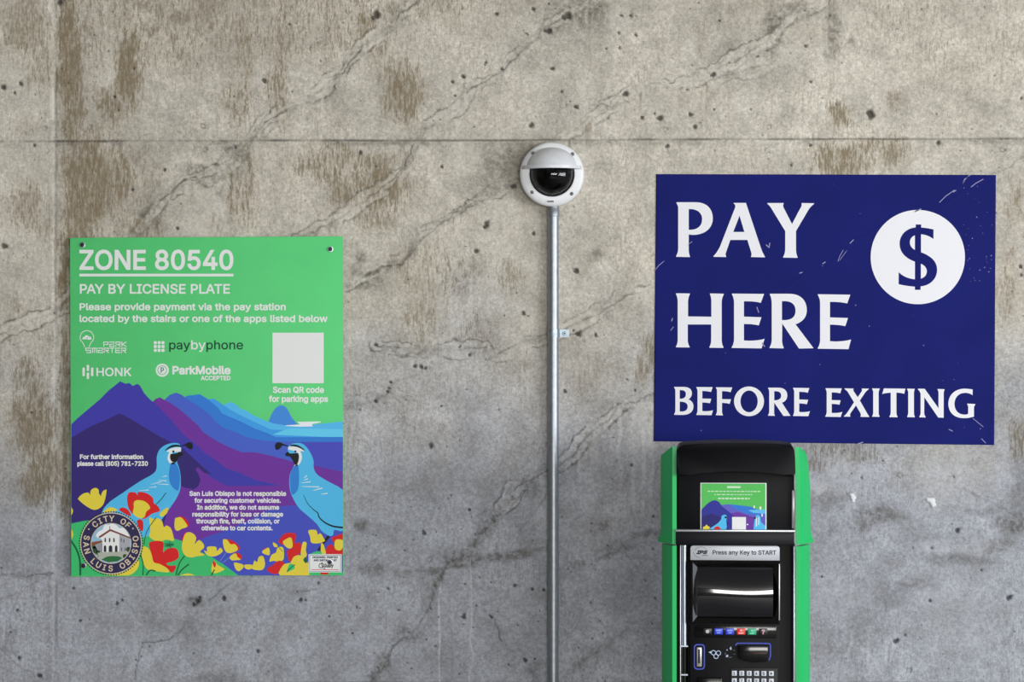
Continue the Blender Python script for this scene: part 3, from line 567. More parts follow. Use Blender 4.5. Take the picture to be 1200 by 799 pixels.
def dist_poly(pts, X, Y):
    d = np.full(X.shape, 1e9)
    for (x0, y0), (x1, y1) in zip(pts[:-1], pts[1:]):
        m = 70
        sl = (X > min(x0, x1) - m) & (X < max(x0, x1) + m) & (Y > min(y0, y1) - m) & (Y < max(y0, y1) + m)
        px, py = X[sl] - x0, Y[sl] - y0
        L2 = (x1 - x0) ** 2 + (y1 - y0) ** 2
        t = np.clip((px * (x1 - x0) + py * (y1 - y0)) / L2, 0, 1)
        d[sl] = np.minimum(d[sl], np.hypot(px - t * (x1 - x0), py - t * (y1 - y0)))
    return d


# brown leaching stains, plus shade painted along the top of the wall
stain_shade = np.zeros_like(GX)
for cx, cy, rx, ry, k in [
    (80, 60, 19, 120, 1.0), (230, 10, 300, 90, .42), (420, -10, 300, 60, .3), (980, 0, 260, 60, .22), (1130, 60, 90, 90, .2), (120, 220, 90, 90, .4), (84, 130, 18, 60, .8), (152, 78, 20, 62, 1.0), (128, 122, 26, 28, .8), (286, 60, 13, 120, .5), (272, 120, 12, 40, .45), (330, 60, 12, 120, .55), (325, 110, 14, 40, .5),  # the wide faint blobs paint the darkening towards the top
    (470, 108, 30, 46, .8), (428, 32, 11, 34, .75), (447, 60, 14, 18, .6), (105, 215, 40, 75, .95), (90, 260, 28, 50, .9), (140, 205, 18, 60, .7), (170, 270, 25, 25, .6),
    (405, 195, 85, 30, .62), (445, 222, 45, 35, .8), (400, 215, 22, 40, .65), (440, 255, 30, 20, .5), (985, 132, 16, 16, .75), (985, 188, 46, 24, .8), (1045, 180, 24, 24, .7), (1020, 172, 30, 14, .6), (1048, 117, 14, 20, .35),
    (30, 30, 36, 50, .8), (48, 78, 20, 30, .6), (28, 150, 20, 14, .35), (32, 243, 24, 34, .8), (50, 270, 14, 18, .5), (40, 495, 32, 60, .85), (48, 560, 28, 44, .85), (28, 440, 20, 24, .6), (20, 360, 14, 14, .4),
    (74, 330, 9, 60, .9), (75, 450, 9, 120, .8), (74, 570, 9, 60, .75), (505, 320, 60, 40, .45), (600, 328, 22, 22, .6), (492, 375, 24, 40, .45), (560, 390, 30, 30, .4), (985, 528, 60, 22, .55), (960, 540, 25, 14, .5), (1190, 515, 14, 34, .7),
    (1190, 235, 16, 40, .45), (1182, 330, 14, 60, .4), (755, 420, 14, 40, .55), (680, 430, 40, 50, .25), (250, 270, 12, 22, .5), (272, 225, 12, 40, .6), (290, 215, 18, 60, .55), (830, 120, 6, 40, .3), (820, 40, 7, 40, .3), (1080, 12, 40, 30, .25), (745, 95, 30, 15, .2),
]:
    stain_shade = np.maximum(stain_shade, k * blob(cx, cy, rx, ry))

# damp / sooty grey, with painted shade left of the dome and pay station
damp_shade = np.zeros_like(GX)
for cx, cy, rx, ry, k in [
    (685, 12, 38, 28, .75), (650, 30, 16, 12, .6), (906, 30, 12, 34, .85), (975, 38, 13, 40, .7), (930, 12, 30, 12, .6), (900, 62, 16, 10, .6), (1000, 50, 8, 8, .6), (425, 302, 9, 9, .8), (700, 302, 9, 9, .7), (704, 364, 14, 12, .55), (425, 617, 10, 10, .8), (705, 617, 9, 9, .8), (978, 619, 11, 11, .45),
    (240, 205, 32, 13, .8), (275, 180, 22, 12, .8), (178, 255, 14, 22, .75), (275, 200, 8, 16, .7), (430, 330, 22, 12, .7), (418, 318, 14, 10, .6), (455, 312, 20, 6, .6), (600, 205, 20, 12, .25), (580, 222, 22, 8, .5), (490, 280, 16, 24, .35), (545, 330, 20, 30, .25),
    (437, 665, 22, 12, .55), (540, 655, 32, 11, .85), (585, 655, 24, 9, .7), (590, 195, 45, 28, .55), (560, 215, 30, 20, .4), (470, 668, 30, 5, .5), (505, 705, 12, 25, .5), (480, 745, 18, 12, .7), (450, 775, 14, 16, .6), (625, 780, 12, 10, .6), (570, 612, 14, 18, .5), (620, 575, 20, 12, .5), (640, 552, 14, 10, .5),  # blobs left of the dome camera paint in its shadow
    (655, 690, 40, 60, .3), (760, 628, 24, 6, .7), (725, 640, 26, 10, .5), (680, 665, 12, 6, .6), (700, 760, 26, 10, .5), (735, 735, 12, 6, .4), (730, 690, 50, 40, .25), (1032, 602, 34, 12, .7), (1012, 612, 12, 18, .6), (965, 585, 25, 14, .4), (1190, 612, 24, 20, .8), (1150, 598, 22, 8, .5), (1120, 655, 50, 8, .5), (1075, 680, 26, 12, .55), (1175, 640, 24, 10, .6),  # broad faint blobs deepen the pay station's soft shadow
    (1040, 700, 22, 16, .4), (1010, 735, 30, 24, .4), (980, 752, 30, 24, .35), (230, 705, 12, 9, .8), (222, 735, 16, 16, .5), (255, 725, 24, 14, .3), (250, 795, 40, 10, .5), (30, 673, 30, 4, .5), (10, 760, 14, 30, .3), (60, 400, 8, 8, .4), (1195, 585, 10, 30, .5),
]:
    damp_shade = np.maximum(damp_shade, k * blob(cx, cy, rx, ry))

lime = np.zeros_like(GX)
for cx, cy, rx, ry, k in [
    (60, 200, 7, 60, .6), (58, 300, 8, 30, .45), (63, 640, 7, 90, .35), (240, 265, 26, 60, .5), (128, 60, 12, 50, .4), (345, 88, 8, 4, .7), (400, 88, 10, 6, .7), (535, 130, 10, 8, .6), (510, 300, 40, 50, .25), (545, 180, 24, 30, .35), (600, 300, 40, 90, .2),
    (865, 75, 22, 8, .7), (840, 90, 14, 20, .3), (925, 60, 20, 10, .5), (1000, 20, 20, 12, .5), (995, 90, 26, 30, .3), (985, 545, 20, 20, .5), (965, 570, 24, 12, .4), (1000, 560, 20, 16, .4), (1120, 560, 60, 40, .25), (750, 500, 22, 60, .4), (690, 550, 12, 60, .3), (632, 575, 6, 60, .5), (1120, 640, 60, 10, .3),
    (1120, 720, 60, 60, .2), (980, 700, 40, 30, .2), (310, 800, 8, 8, .2)]:
    lime = np.maximum(lime, k * blob(cx, cy, rx, ry))
for x, y0, y1, w, k in [(515, 682, 830, 1.3, .75), (552, 655, 830, 1.3, .6), (727, 480, 560, 3, .5), (741, 472, 600, 3, .55), (754, 468, 575, 3.5, .7), (763, 470, 590, 3, .6), (680, 520, 570, 3, .4), (552, 320, 350, 2, .5), (498, 290, 400, 2.5, .4), (492, 300, 330, 3, .4), (530, 360, 410, 3, .4), (582, 235, 265, 2, .5),
                        (1000, 575, 600, 2, .6), (1016, 740, 790, 2.5, .4), (996, 740, 775, 2.5, .4), (1038, 750, 790, 2.5, .4), (983, 720, 760, 2, .3), (752, 585, 610, 2, .5), (640, 580, 640, 3, .4), (677, 780, 799, 3, .3)]:
    wob = x + 3.5 * (vnoise(GY / 22 + x, GY * 0 + 0.5, 9) - 0.5) * 2
    lime = np.maximum(lime, k * (1 - sstep(w * .4, w * 1.1, np.abs(GX - wob))) * sstep(y0 - 6, y0 + 6, GY) * (1 - sstep(y1 - 12, y1 + 4, GY)))

dark = np.zeros_like(GX)
disp = np.zeros_like(GX)      # pixels, positive = into the wall

# cracks: (points, line strength, smear strength, lime strength)
CR = [
    ([(505, -20), (490, 0), (470, 15), (458, 32), (440, 42), (425, 55), (420, 62), (408, 75), (404, 84), (390, 92), (372, 108), (355, 122), (330, 132), (312, 142), (300, 158), (290, 175), (275, 192), (262, 200), (245, 208), (215, 210), (200, 225), (187, 235), (180, 250), (170, 262), (155, 278), (120, 310), (85, 345), (60, 368), (40, 375), (0, 392), (-40, 405)], .85, .55, .6),
    ([(300, 158), (285, 172), (268, 185), (262, 205), (258, 230)], .4, .3, .6),
    ([(722, -20), (690, 5), (665, 18), (640, 32), (625, 50), (600, 72), (585, 85), (575, 93), (552, 103), (543, 120), (530, 133), (515, 143), (500, 150), (488, 165), (480, 180), (475, 192), (460, 210), (450, 218), (430, 232), (405, 250), (385, 262), (350, 280)], .7, .45, .45),
    ([(975, -20), (960, 0), (930, 18), (905, 45), (880, 60), (860, 72), (840, 82), (815, 92), (785, 103), (778, 96), (762, 98), (752, 104), (735, 113), (715, 125), (700, 132), (685, 142), (668, 155), (658, 165)], .45, .5, .6),
    ([(910, 72), (885, 78), (860, 86), (845, 90)], .3, .4, .3),
    ([(660, 180), (615, 205), (600, 212), (583, 222), (570, 230), (555, 238), (530, 250), (515, 260), (495, 272), (485, 285), (480, 300), (470, 310), (450, 312), (425, 325), (405, 337), (380, 350)], .55, .65, .6),
    ([(770, 338), (735, 345), (710, 362), (690, 372), (675, 378), (650, 395), (625, 398), (600, 405), (585, 415)], .6, .45, .35),
    ([(570, 408), (540, 410), (500, 410), (460, 407), (440, 406)], .55, .5, .4),
    ([(480, 470), (455, 460), (440, 470), (420, 474), (402, 476)], .4, .45, .2),
    ([(530, 420), (500, 435), (455, 450)], .2, .15, .1),
    ([(775, 460), (758, 464), (745, 470), (725, 478), (715, 490), (695, 505), (685, 515), (670, 535), (655, 545), (640, 552), (625, 560), (605, 570), (600, 583), (590, 595)], .6, .6, .45),
    ([(600, 583), (590, 595), (575, 612), (565, 625), (545, 650), (525, 660), (513, 680), (505, 705), (490, 735), (470, 750), (460, 757), (455, 775), (440, 790), (425, 810)], .6, .75, .1),
    ([(640, 640), (600, 652), (560, 658), (530, 664), (500, 668), (465, 670)], .25, .7, .1), ([(778, 627), (745, 629), (725, 640), (700, 656)], .3, .6, .1),
    ([(780, 702), (755, 725), (735, 735), (715, 755), (690, 770), (665, 785)], .7, .45, .1),
    ([(268, 683), (255, 695), (235, 712), (215, 735), (200, 748), (192, 752), (166, 753), (160, 780), (157, 799), (155, 830)], .6, .2, 0),
    ([(580, 725), (584, 740), (588, 752)], .7, .1, 0), ([(375, 690), (355, 692), (345, 696)], .5, .1, 0),
    ([(1215, 170), (1200, 183), (1182, 196), (1160, 205), (1110, 240), (1080, 245)], .5, .2, .1),
    ([(-20, 672), (10, 673), (30, 675), (62, 671)], .6, .4, .1), ([(0, 702), (15, 697), (62, 672)], .3, .1, 0),
    ([(0, 760), (15, 775), (40, 790)], .35, .1, 0), ([(1200, 610), (1165, 590), (1130, 575)], .25, .4, 0), ([(610, 620), (625, 600), (640, 580)], .4, .2, 0),
    ([(638, 10), (637, 28), (642, 40)], .6, .1, 0), ([(676, 362), (677, 372)], .4, 0, 0),
]
for pts, kl, ks, kli in CR:
    i0, i1 = np.searchsorted(xs, min(q[0] for q in pts) - 60), np.searchsorted(xs, max(q[0] for q in pts) + 60)
    j0, j1 = np.searchsorted(ys, min(q[1] for q in pts) - 60), np.searchsorted(ys, max(q[1] for q in pts) + 190)
    sl_ = (slice(j0, j1), slice(i0, i1))
    gx, gy = GX[sl_], GY[sl_]
    d = dist_poly(pts, CXN[sl_], CYN[sl_])
    seg = fbm(gx / 45, gy / 45, 77, 3)
    inter = sstep(.38, .6, seg)
    line = (1 - sstep(.15, 1.15, d)) * (.15 + .85 * inter)
    dark[sl_] = np.maximum(dark[sl_], kl * line)
    n2 = fbm(gx / 11, gy / 11, 55, 4)
    n3 = fbm(gx / 38, gy / 38, 155, 3)
    damp_shade[sl_] = np.maximum(damp_shade[sl_], 1.25 * ks * (1 - sstep(0.5, 3 + 16 * np.clip(n3 - .3, 0, 1), np.abs(d + 10 * (n2 - .5)))) * (.3 + .7 * sstep(.35, .6, n3)))
    for w0, sd in ((5, 301), (9, 302)):
        rim = np.abs(d - w0 - 13 * (fbm(gx / 19, gy / 19, sd, 4) - .5))
        gate = sstep(.49, .62, fbm(gx / 42, gy / 42, sd + 7, 2))
        damp_shade[sl_] = np.maximum(damp_shade[sl_], 1.5 * ks * min(1, kli / .4) * (1 - sstep(.2, 2.0, rim)) * gate)
        dark[sl_] = np.maximum(dark[sl_], .45 * ks * min(1, kli / .4) * (1 - sstep(.1, 1.0, rim)) * gate)
        lime[sl_] = np.maximum(lime[sl_], kli * 1.1 * (1 - sstep(w0 - 3, w0, d - 13 * (fbm(gx / 19, gy / 19, sd, 4) - .5))) * gate)
    lip = fbm(gx / 26, gy / 26, 91, 3)
    off = np.abs(d - 1.8 - 7 * np.clip(lip - .4, 0, 1))
    lime[sl_] = np.maximum(lime[sl_], kli * 1.2 * (1 - sstep(.2, 1.6, off)) * sstep(.4, .58, lip))
    lime[sl_] = np.maximum(lime[sl_], kli * .8 * (1 - sstep(.5, 4.5, d + 5 * (n2 - .5))) * sstep(.48, .6, fbm(gx / 50, gy / 50, 191, 2)))
    disp[sl_] += kl * 1.3 * line - 1.3 * kli * (1 - sstep(1.0, 5.5, d)) * n2 * sstep(.35, .6, lip)
    # lime and rust carried down from the crack in thin runs
    px_s = sorted({int(q[0]): q[1] for q in pts}.items())
    yc = np.interp(gx, [q[0] for q in px_s], [q[1] for q in px_s], left=1e6, right=1e6)
    dyc = gy - yc
    run = sstep(.6, .78, vnoise(gx / 3.6, gy / 160, 201)) * sstep(0, 5, dyc) * np.exp(-np.clip(dyc, 0, 1e4) / (8 + 60 * vnoise(gx / 9, gx * 0, 202) ** 2))
    lime[sl_] = np.maximum(lime[sl_], kli * .9 * run)
    run = sstep(.55, .75, vnoise(gx / 5.0, gy / 160, 211)) * sstep(0, 5, dyc) * np.exp(-np.clip(dyc, 0, 1e4) / (8 + 45 * vnoise(gx / 11, gx * 0, 212) ** 2))
    stain_shade[sl_] = np.maximum(stain_shade[sl_], kli * .9 * run)

# form joints
jy = 165.5 - 3.0 * (GX - 65) / 1135 + .8 * (vnoise(GX / 40, GX * 0, 5) - .5)
jd = np.abs(GY - jy)
jn = .4 + .6 * sstep(.3, .7, fbm(GX / 40, GY * 0 + 2, 6, 3))
jl = (1 - sstep(.3, 1.7, jd)) * jn * np.where(GX < 62, .6, 1)
dark = np.maximum(dark, .75 * jl)
disp += 1.3 * jl + np.where((GY > jy) & (GX > 65), .35, 0)
damp_shade = np.maximum(damp_shade, .55 * (1 - sstep(0, 7, np.abs(GY - jy - 3))) * sstep(.45, .65, fbm(GX / 35, GY / 12, 8, 3)))
damp_shade = np.maximum(damp_shade, .5 * sstep(jy, jy + 3, GY) * (1 - sstep(jy + 3, jy + 45, GY)) * sstep(520, 590, GX) * (1 - sstep(600, 650, GX)))  # painted shade on the wall left of the dome camera
vx = 65 + 2.0 * (fbm(GY / 30, GY * 0, 12, 3) - .5)
vd = np.abs(GX - vx)
vk = (1 - sstep(.3, 2.2, vd)) * (.5 + .5 * sstep(.35, .6, fbm(GY / 60, GX * 0 + 3, 13, 2)))
dark = np.maximum(dark, .45 * vk)
lime = np.maximum(lime, .28 * (GX < vx) * (1 - sstep(250, 420, GY)) + .7 * (1 - sstep(1, 7, np.abs(GX - vx + 3))) * sstep(.5, .65, fbm(GX / 12, GY / 40, 23, 3)))
disp += .8 * vk - 1.0 * (1 - sstep(0, 5, np.abs(GX - vx + 5))) * fbm(GX / 6, GY / 10, 14)
disp += np.where(GX < vx, -.5, 0)
jb = (1 - sstep(.3, 2.0, np.abs(GY - 800.5 - .6 * (vnoise(GX / 30, GX * 0, 15) - .5)))) * sstep(200, 420, GX)
dark = np.maximum(dark, .7 * jb)
disp += 1.3 * jb
dark = np.maximum(dark, .35 * (1 - sstep(.5, 1.6, np.abs(GX - 666))) * (GY < 0))

# bug holes
PITS = [(441, 17, 5.5), (437, 20, 3.5), (543, 90, 3.6), (530, 96, 2.6), (569, 73, 2.6), (533, 112, 2), (582, 16, 2.6), (588, 81, 2.8), (666, 18, 5), (660, 20, 3.5), (643, 37, 4.5), (639, 36, 3), (648, 80, 3), (645, 80, 2), (622, 147, 4.2), (675, 125, 3.4), (733, 110, 4), (773, 138, 4.5), (767, 133, 2), (752, 138, 3), (782, 171, 3.5), (809, 134, 3), (814, 148, 3.2), (805, 105, 2),
        (837, 128, 2), (836, 87, 3), (833, 89, 2), (1020, 134, 5.2), (944, 54, 2.2), (950, 96, 2.5), (422, 179, 3), (518, 195, 2.3), (602, 218, 4), (570, 261, 3.5), (569, 265, 4.5), (558, 294, 3.2), (625, 273, 3), (675, 317, 4.4), (613, 367, 3.2), (677, 391, 4), (672, 387, 2.2), (698, 392, 2.8), (662, 458, 2.8), (458, 448, 2.8), (440, 470, 2.8), (454, 459, 2.4), (456, 455, 2),
        (440, 404, 3), (550, 416, 3), (539, 406, 2.2), (486, 429, 3), (494, 430, 3.4), (499, 431, 2.4), (740, 545, 2.2), (497, 625, 3.2), (496, 622, 2), (550, 597, 2.4), (505, 713, 2.2), (543, 723, 3), (544, 720, 2), (576, 723, 2.6), (574, 721, 2), (616, 774, 3.2), (614, 772, 2), (596, 779, 2), (604, 686, 2.8), (624, 690, 2.2), (637, 691, 2.2), (467, 715, 2), (137, 707, 2.8),
        (143, 703, 2), (86, 689, 2.4), (94, 727, 2.2), (231, 704, 4), (227, 708, 3), (234, 700, 2.5), (262, 701, 3.4), (302, 763, 3), (352, 703, 3.2), (358, 703, 2), (373, 683, 2.2), (22, 771, 2.4), (46, 792, 3), (20, 715, 2.4), (12, 741, 2), (1122, 621, 4), (1092, 642, 2.4), (1070, 642, 2), (1090, 704, 2.6), (1050, 751, 3.6), (1061, 744, 2.2), (1183, 700, 4.4), (963, 676, 2), (1150, 668, 2),
        (4, 102, 4), (24, 98, 3.2), (17, 109, 2.2), (40, 170, 2.4), (193, 199, 2.4), (155, 222, 2.4), (208, 267, 2.5), (309, 94, 3.6), (276, 173, 2.6), (70, 2, 5), (5, 288, 4), (157, 80, 2), (134, 113, 2), (422, 480, 2), (585, 480, 2), (517, 476, 2), (505, 522, 3.4), (735, 445, 2), (744, 457, 2.2), (1197, 115, 2.4), (1196, 312, 3), (1197, 322, 2.2), (726, 56, 2), (728, 18, 2.2), (739, 18, 2.8),
        (745, 41, 2.4), (725, 38, 2), (710, 57, 2), (625, 11, 2.6), (617, 39, 1.8), (843, 24, 2), (888, 66, 2), (658, 107, 2), (880, 128, 1.6), (950, 170, 2.4), (1100, 167, 3.4), (927, 193, 2.2), (386, 722, 2), (455, 690, 2), (510, 757, 2), (545, 684, 1.8), (1010, 560, 2.4), (1035, 540, 1.6), (765, 605, 1.8)]
for x in (52, 74, 105, 238, 780, 901, 1058, 1175):
    PITS += [(x, 150 + rng.uniform(-3, 3), -3.0), (x + rng.uniform(-4, 4), 176, -3.0)]
for px, py in ((375, 655), (504, 655), (220 / 3, 767), (1065, 785), (1180, 785), (1055, 556), (1035, 609)):
    PITS.append((px, py, -3.2))
for k in range(420):
    PITS.append((rng.uniform(-50, 1250), rng.uniform(-40, 840), rng.uniform(.75, 1.5)))
for k in range(60):
    cx, cy = rng.uniform(390, 770), rng.uniform(560, 790)
    PITS.append((cx, cy, rng.uniform(.9, 1.7)))
for px, py, r in PITS:
    sh = abs(r)
    i0, i1 = np.searchsorted(xs, px - 2 * sh - 3), np.searchsorted(xs, px + 2 * sh + 3)
    j0, j1 = np.searchsorted(ys, py - 2 * sh - 3), np.searchsorted(ys, py + 2 * sh + 3)
    if i1 <= i0 or j1 <= j0:
        continue
    sl = (slice(j0, j1), slice(i0, i1))
    X, Y = GX[sl], GY[sl]
    a = rng.uniform(0, 3.14)
    e = rng.uniform(.75, 1.0)
    dx, dy = (X - px) * math.cos(a) + (Y - py) * math.sin(a), -(X - px) * math.sin(a) + (Y - py) * math.cos(a)
    d = np.hypot(dx, dy / e) / sh * (1 + .75 * (vnoise(X / sh * 1.3, Y / sh * 1.3, int(px * 7)) - .5))
    if r > 0:
        bowl = np.sqrt(np.clip(1 - d * d, 0, 1))
        disp[sl] = np.maximum(disp[sl], bowl * sh * .75)
        dark[sl] = np.maximum(dark[sl], np.clip((.88 if sh > 1.7 else .85) * sstep(1.05, .55, d), 0, 1))  # dark colour deepens the shade inside each hole
    else:
        ring = np.exp(-((d - .9) / .22) ** 2)
        disp[sl] += .5 * np.exp(-(d * 1.2) ** 2)
        damp_shade[sl] = np.maximum(damp_shade[sl], .75 * ring)

# two loose flakes of pale paint still clinging to the wall
for poly in ([(1085, 583.5), (1094, 583), (1096, 586), (1096.5, 593), (1092.5, 594.5), (1090, 589), (1086, 587)], [(995.5, 578), (999, 577.5), (1003, 582), (1002, 588), (998.5, 587.5)]):
    ins = np.zeros(GX.shape, bool)
    for (xa, ya), (xb, yb) in zip(poly, poly[1:] + poly[:1]):
        c = (ya > GY) != (yb > GY)
        with np.errstate(divide='ignore', invalid='ignore'):
            xi = (xb - xa) * (GY - ya) / ((yb - ya) if yb != ya else 1e-9) + xa
        ins ^= c & (GX < xi)
    lime[ins] = 2.0
    dark[ins] = 0
    damp_shade[ins] = 0
    stain_shade[ins] = 0
    disp[ins] = -1.6

# general unevenness
inner = (GX > -60) & (GX < 1260) & (GY > -50) & (GY < 850)
disp += np.where(inner, 1.0 * (fbm(GX / 60, GY / 60, 21, 3) - .5) + .45 * (fbm(GX / 7, GY / 9, 22, 3) - .5), 0)
disp = np.where(inner, disp, 0)
sheet = (GX > 764) & (GX < 1170) & (GY > 201) & (GY < 524)
disp = np.where(sheet, np.maximum(disp, .15), disp)   # the wall was rubbed down before the vinyl went on
# tone: 0 = warm buff towards the top, 1 = cool grey towards the bottom
tone = sstep(290, 640, GY + 120 * (fbm(GX / 110, GY / 110, 61, 3) - .5) * 2 - 60 * sstep(600, 100, GX) * sstep(300, 500, GY))

V = np.empty((NZ * NX, 3), dtype=np.float32)
V[:, 0] = ((GX - 600) * S).ravel()
V[:, 1] = (disp * S).ravel()
V[:, 2] = (CAMH + (399.5 - GY) * S).ravel()
idx = np.arange(NZ * NX).reshape(NZ, NX)
Q = np.stack([idx[:-1, :-1], idx[1:, :-1], idx[1:, 1:], idx[:-1, 1:]], -1).reshape(-1, 4)
me = bpy.data.meshes.new('wall_back')
me.vertices.add(len(V))
me.vertices.foreach_set('co', V.ravel())
me.loops.add(Q.size)
me.loops.foreach_set('vertex_index', Q.ravel().astype(np.int32))
me.polygons.add(len(Q))
me.polygons.foreach_set('loop_start', np.arange(0, Q.size, 4, dtype=np.int32))
me.polygons.foreach_set('loop_total', np.full(len(Q), 4, dtype=np.int32))
me.polygons.foreach_set('use_smooth', np.ones(len(Q), dtype=bool))
for nm, arr in (('stain_shade', stain_shade), ('damp_shade', damp_shade), ('lime', lime), ('grime_shade', dark), ('tone', tone)):
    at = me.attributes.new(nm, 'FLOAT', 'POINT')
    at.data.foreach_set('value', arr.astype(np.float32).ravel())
me.update()
me.validate()
wall = bpy.data.objects.new('wall_back', me)
COL.objects.link(wall)
structure(wall)


class NT:
    def __init__(self, m):
        self.t = m.node_tree

    def n(self, kind, **kw):
        x = self.t.nodes.new(kind)
        for k, v in kw.items():
            setattr(x, k, v)
        return x

    def l(self, a, b): self.t.links.new(a, b)

    def put(self, s, v):
        if hasattr(v, 'is_output'):
            self.l(v, s)
        else:
            s.default_value = v

    def math(self, op, a, b=0.0, clamp=False):
        x = self.n('ShaderNodeMath', operation=op, use_clamp=clamp)
        self.put(x.inputs[0], a)
        self.put(x.inputs[1], b)
        return x.outputs[0]

    def attr(self, name):
        return self.n('ShaderNodeAttribute', attribute_name=name).outputs['Fac']

    def noise(self, scale, detail=5, rough=.55, vec=None, w=0.0):
        tcn = self.n('ShaderNodeTexCoord').outputs['Object']
        mp = self.n('ShaderNodeMapping')
        self.l(tcn, mp.inputs[0])
        mp.inputs['Scale'].default_value = scale if isinstance(scale, tuple) else (scale,) * 3
        mp.inputs['Location'].default_value = (w, w * 1.7, w * .6)
        x = self.n('ShaderNodeTexNoise')
        x.inputs['Scale'].default_value = 1.0
        x.inputs['Detail'].default_value = detail
        x.inputs['Roughness'].default_value = rough
        self.l(mp.outputs[0], x.inputs['Vector'])
        return x.outputs['Fac']

    def ss(self, v, a, b):
        x = self.n('ShaderNodeMapRange', interpolation_type='SMOOTHSTEP')
        self.put(x.inputs['Value'], v)
        x.inputs['From Min'].default_value, x.inputs['From Max'].default_value = a, b
        return x.outputs[0]

    def mix(self, f, a, b, mode='MIX'):
        x = self.n('ShaderNodeMix', data_type='RGBA', blend_type=mode, clamp_factor=True)
        self.put(x.inputs['Factor'], f)
        self.put(x.inputs['A'], a)
        self.put(x.inputs['B'], b)
        return x.outputs['Result']


def concrete_wall():
    m = bpy.data.materials.new('weathered_concrete')
    m.use_nodes = True
    k = NT(m)
    b = k.t.nodes['Principled BSDF']
    big = k.noise(3.2, 6, .6)
    mid = k.noise(14, 7, .62, w=3)
    fine = k.noise(150, 5, .6, w=5)
    grit = k.noise(420, 3, .6, w=8)
    tone = k.math('ADD', k.attr('tone'), k.math('MULTIPLY', k.math('SUBTRACT', mid, .5), .5), True)
    base = k.mix(tone, lin(BUFF), lin(GREY))
    def var(c, n, lo, hi, a, b_):
        r = k.n('ShaderNodeMapRange')
        k.l(n, r.inputs[0])
        r.inputs[1].default_value, r.inputs[2].default_value, r.inputs[3].default_value, r.inputs[4].default_value = a, b_, lo, hi
        h = k.n('ShaderNodeHueSaturation')
        k.l(r.outputs[0], h.inputs['Value'])
        k.l(c, h.inputs['Color'])
        return h.outputs[0]
    c = var(base, big, .82, 1.14, .35, .65)
    c = var(c, mid, .80, 1.18, .33, .67)
    c = var(c, fine, .78, 1.22, .32, .68)
    c = var(c, grit, .80, 1.20, .28, .72)
    # brown leaching and the painted shade at the top, broken up by vertical form-grain streaks
    streak = k.noise((210, 210, 46), 5, .62, w=2)
    streak2 = k.noise((430, 430, 130), 3, .6, w=6)
    st = k.attr('stain_shade')
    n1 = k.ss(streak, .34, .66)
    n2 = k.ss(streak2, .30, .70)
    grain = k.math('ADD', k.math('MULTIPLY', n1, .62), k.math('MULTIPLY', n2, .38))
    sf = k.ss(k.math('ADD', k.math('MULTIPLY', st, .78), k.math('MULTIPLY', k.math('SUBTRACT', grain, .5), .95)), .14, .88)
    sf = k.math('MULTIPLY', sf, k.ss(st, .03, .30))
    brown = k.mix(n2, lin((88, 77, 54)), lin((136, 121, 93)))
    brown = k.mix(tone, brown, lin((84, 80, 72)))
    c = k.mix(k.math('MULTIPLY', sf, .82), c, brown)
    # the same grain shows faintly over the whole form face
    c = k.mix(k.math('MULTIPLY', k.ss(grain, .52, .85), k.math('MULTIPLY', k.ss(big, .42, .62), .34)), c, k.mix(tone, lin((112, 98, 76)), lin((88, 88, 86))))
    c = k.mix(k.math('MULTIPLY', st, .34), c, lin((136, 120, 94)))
    # damp grey and the shade painted with it
    da = k.attr('damp_shade')
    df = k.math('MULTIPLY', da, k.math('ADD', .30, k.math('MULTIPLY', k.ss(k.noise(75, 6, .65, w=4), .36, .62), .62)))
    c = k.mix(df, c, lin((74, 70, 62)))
    # pale efflorescence
    li = k.attr('lime')
    lf = k.math('MULTIPLY', li, k.math('ADD', .35, k.math('MULTIPLY', k.ss(k.noise(110, 5, .6, w=9), .4, .62), .6)), True)
    c = k.mix(lf, c, k.mix(tone, lin((220, 215, 204)), lin((202, 204, 210))))
    c = k.mix(k.ss(li, 1.5, 1.8), c, lin((225, 226, 230)))
    # dirt in cracks and holes, and the shade painted into them
    c = k.mix(k.math('MULTIPLY', k.attr('grime_shade'), .92), c, lin((26, 23, 18)))
    # pin holes
    vo = k.n('ShaderNodeTexVoronoi')
    vo.inputs['Scale'].default_value = 55
    k.l(k.n('ShaderNodeTexCoord').outputs['Object'], vo.inputs['Vector'])
    hole = k.math('MULTIPLY', k.math('LESS_THAN', vo.outputs['Distance'], .07), k.math('GREATER_THAN', k.noise(9, 2, w=12), .56))
    c = k.mix(k.math('MULTIPLY', hole, .55), c, lin((60, 54, 45)))
    k.l(c, b.inputs['Base Color'])
    b.inputs['Roughness'].default_value = .82
    b.inputs['Specular IOR Level'].default_value = .3
    bp = k.n('ShaderNodeBump')
    bp.inputs['Strength'].default_value = .6
    bp.inputs['Distance'].default_value = .0016
    k.l(k.math('ADD', fine, k.math('MULTIPLY', grit, .6)), bp.inputs['Height'])
    k.l(bp.outputs[0], b.inputs['Normal'])
    return m


BUFF = (195, 189, 178)
GREY = (157, 160, 169)
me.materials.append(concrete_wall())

# ------------------------------------------------------------------ rest of the garage (behind and around the camera), with two added light blockers
def slab(name, x0, x1, y0, y1, z0, z1, m):
    bm = bmesh.new()
    bmesh.ops.create_cube(bm, size=1)
    bmesh.ops.scale(bm, vec=(x1 - x0, y1 - y0, z1 - z0), verts=bm.verts)
    bmesh.ops.translate(bm, vec=((x0 + x1) / 2, (y0 + y1) / 2, (z0 + z1) / 2), verts=bm.verts)
    return structure(bm_obj(name, bm, m))


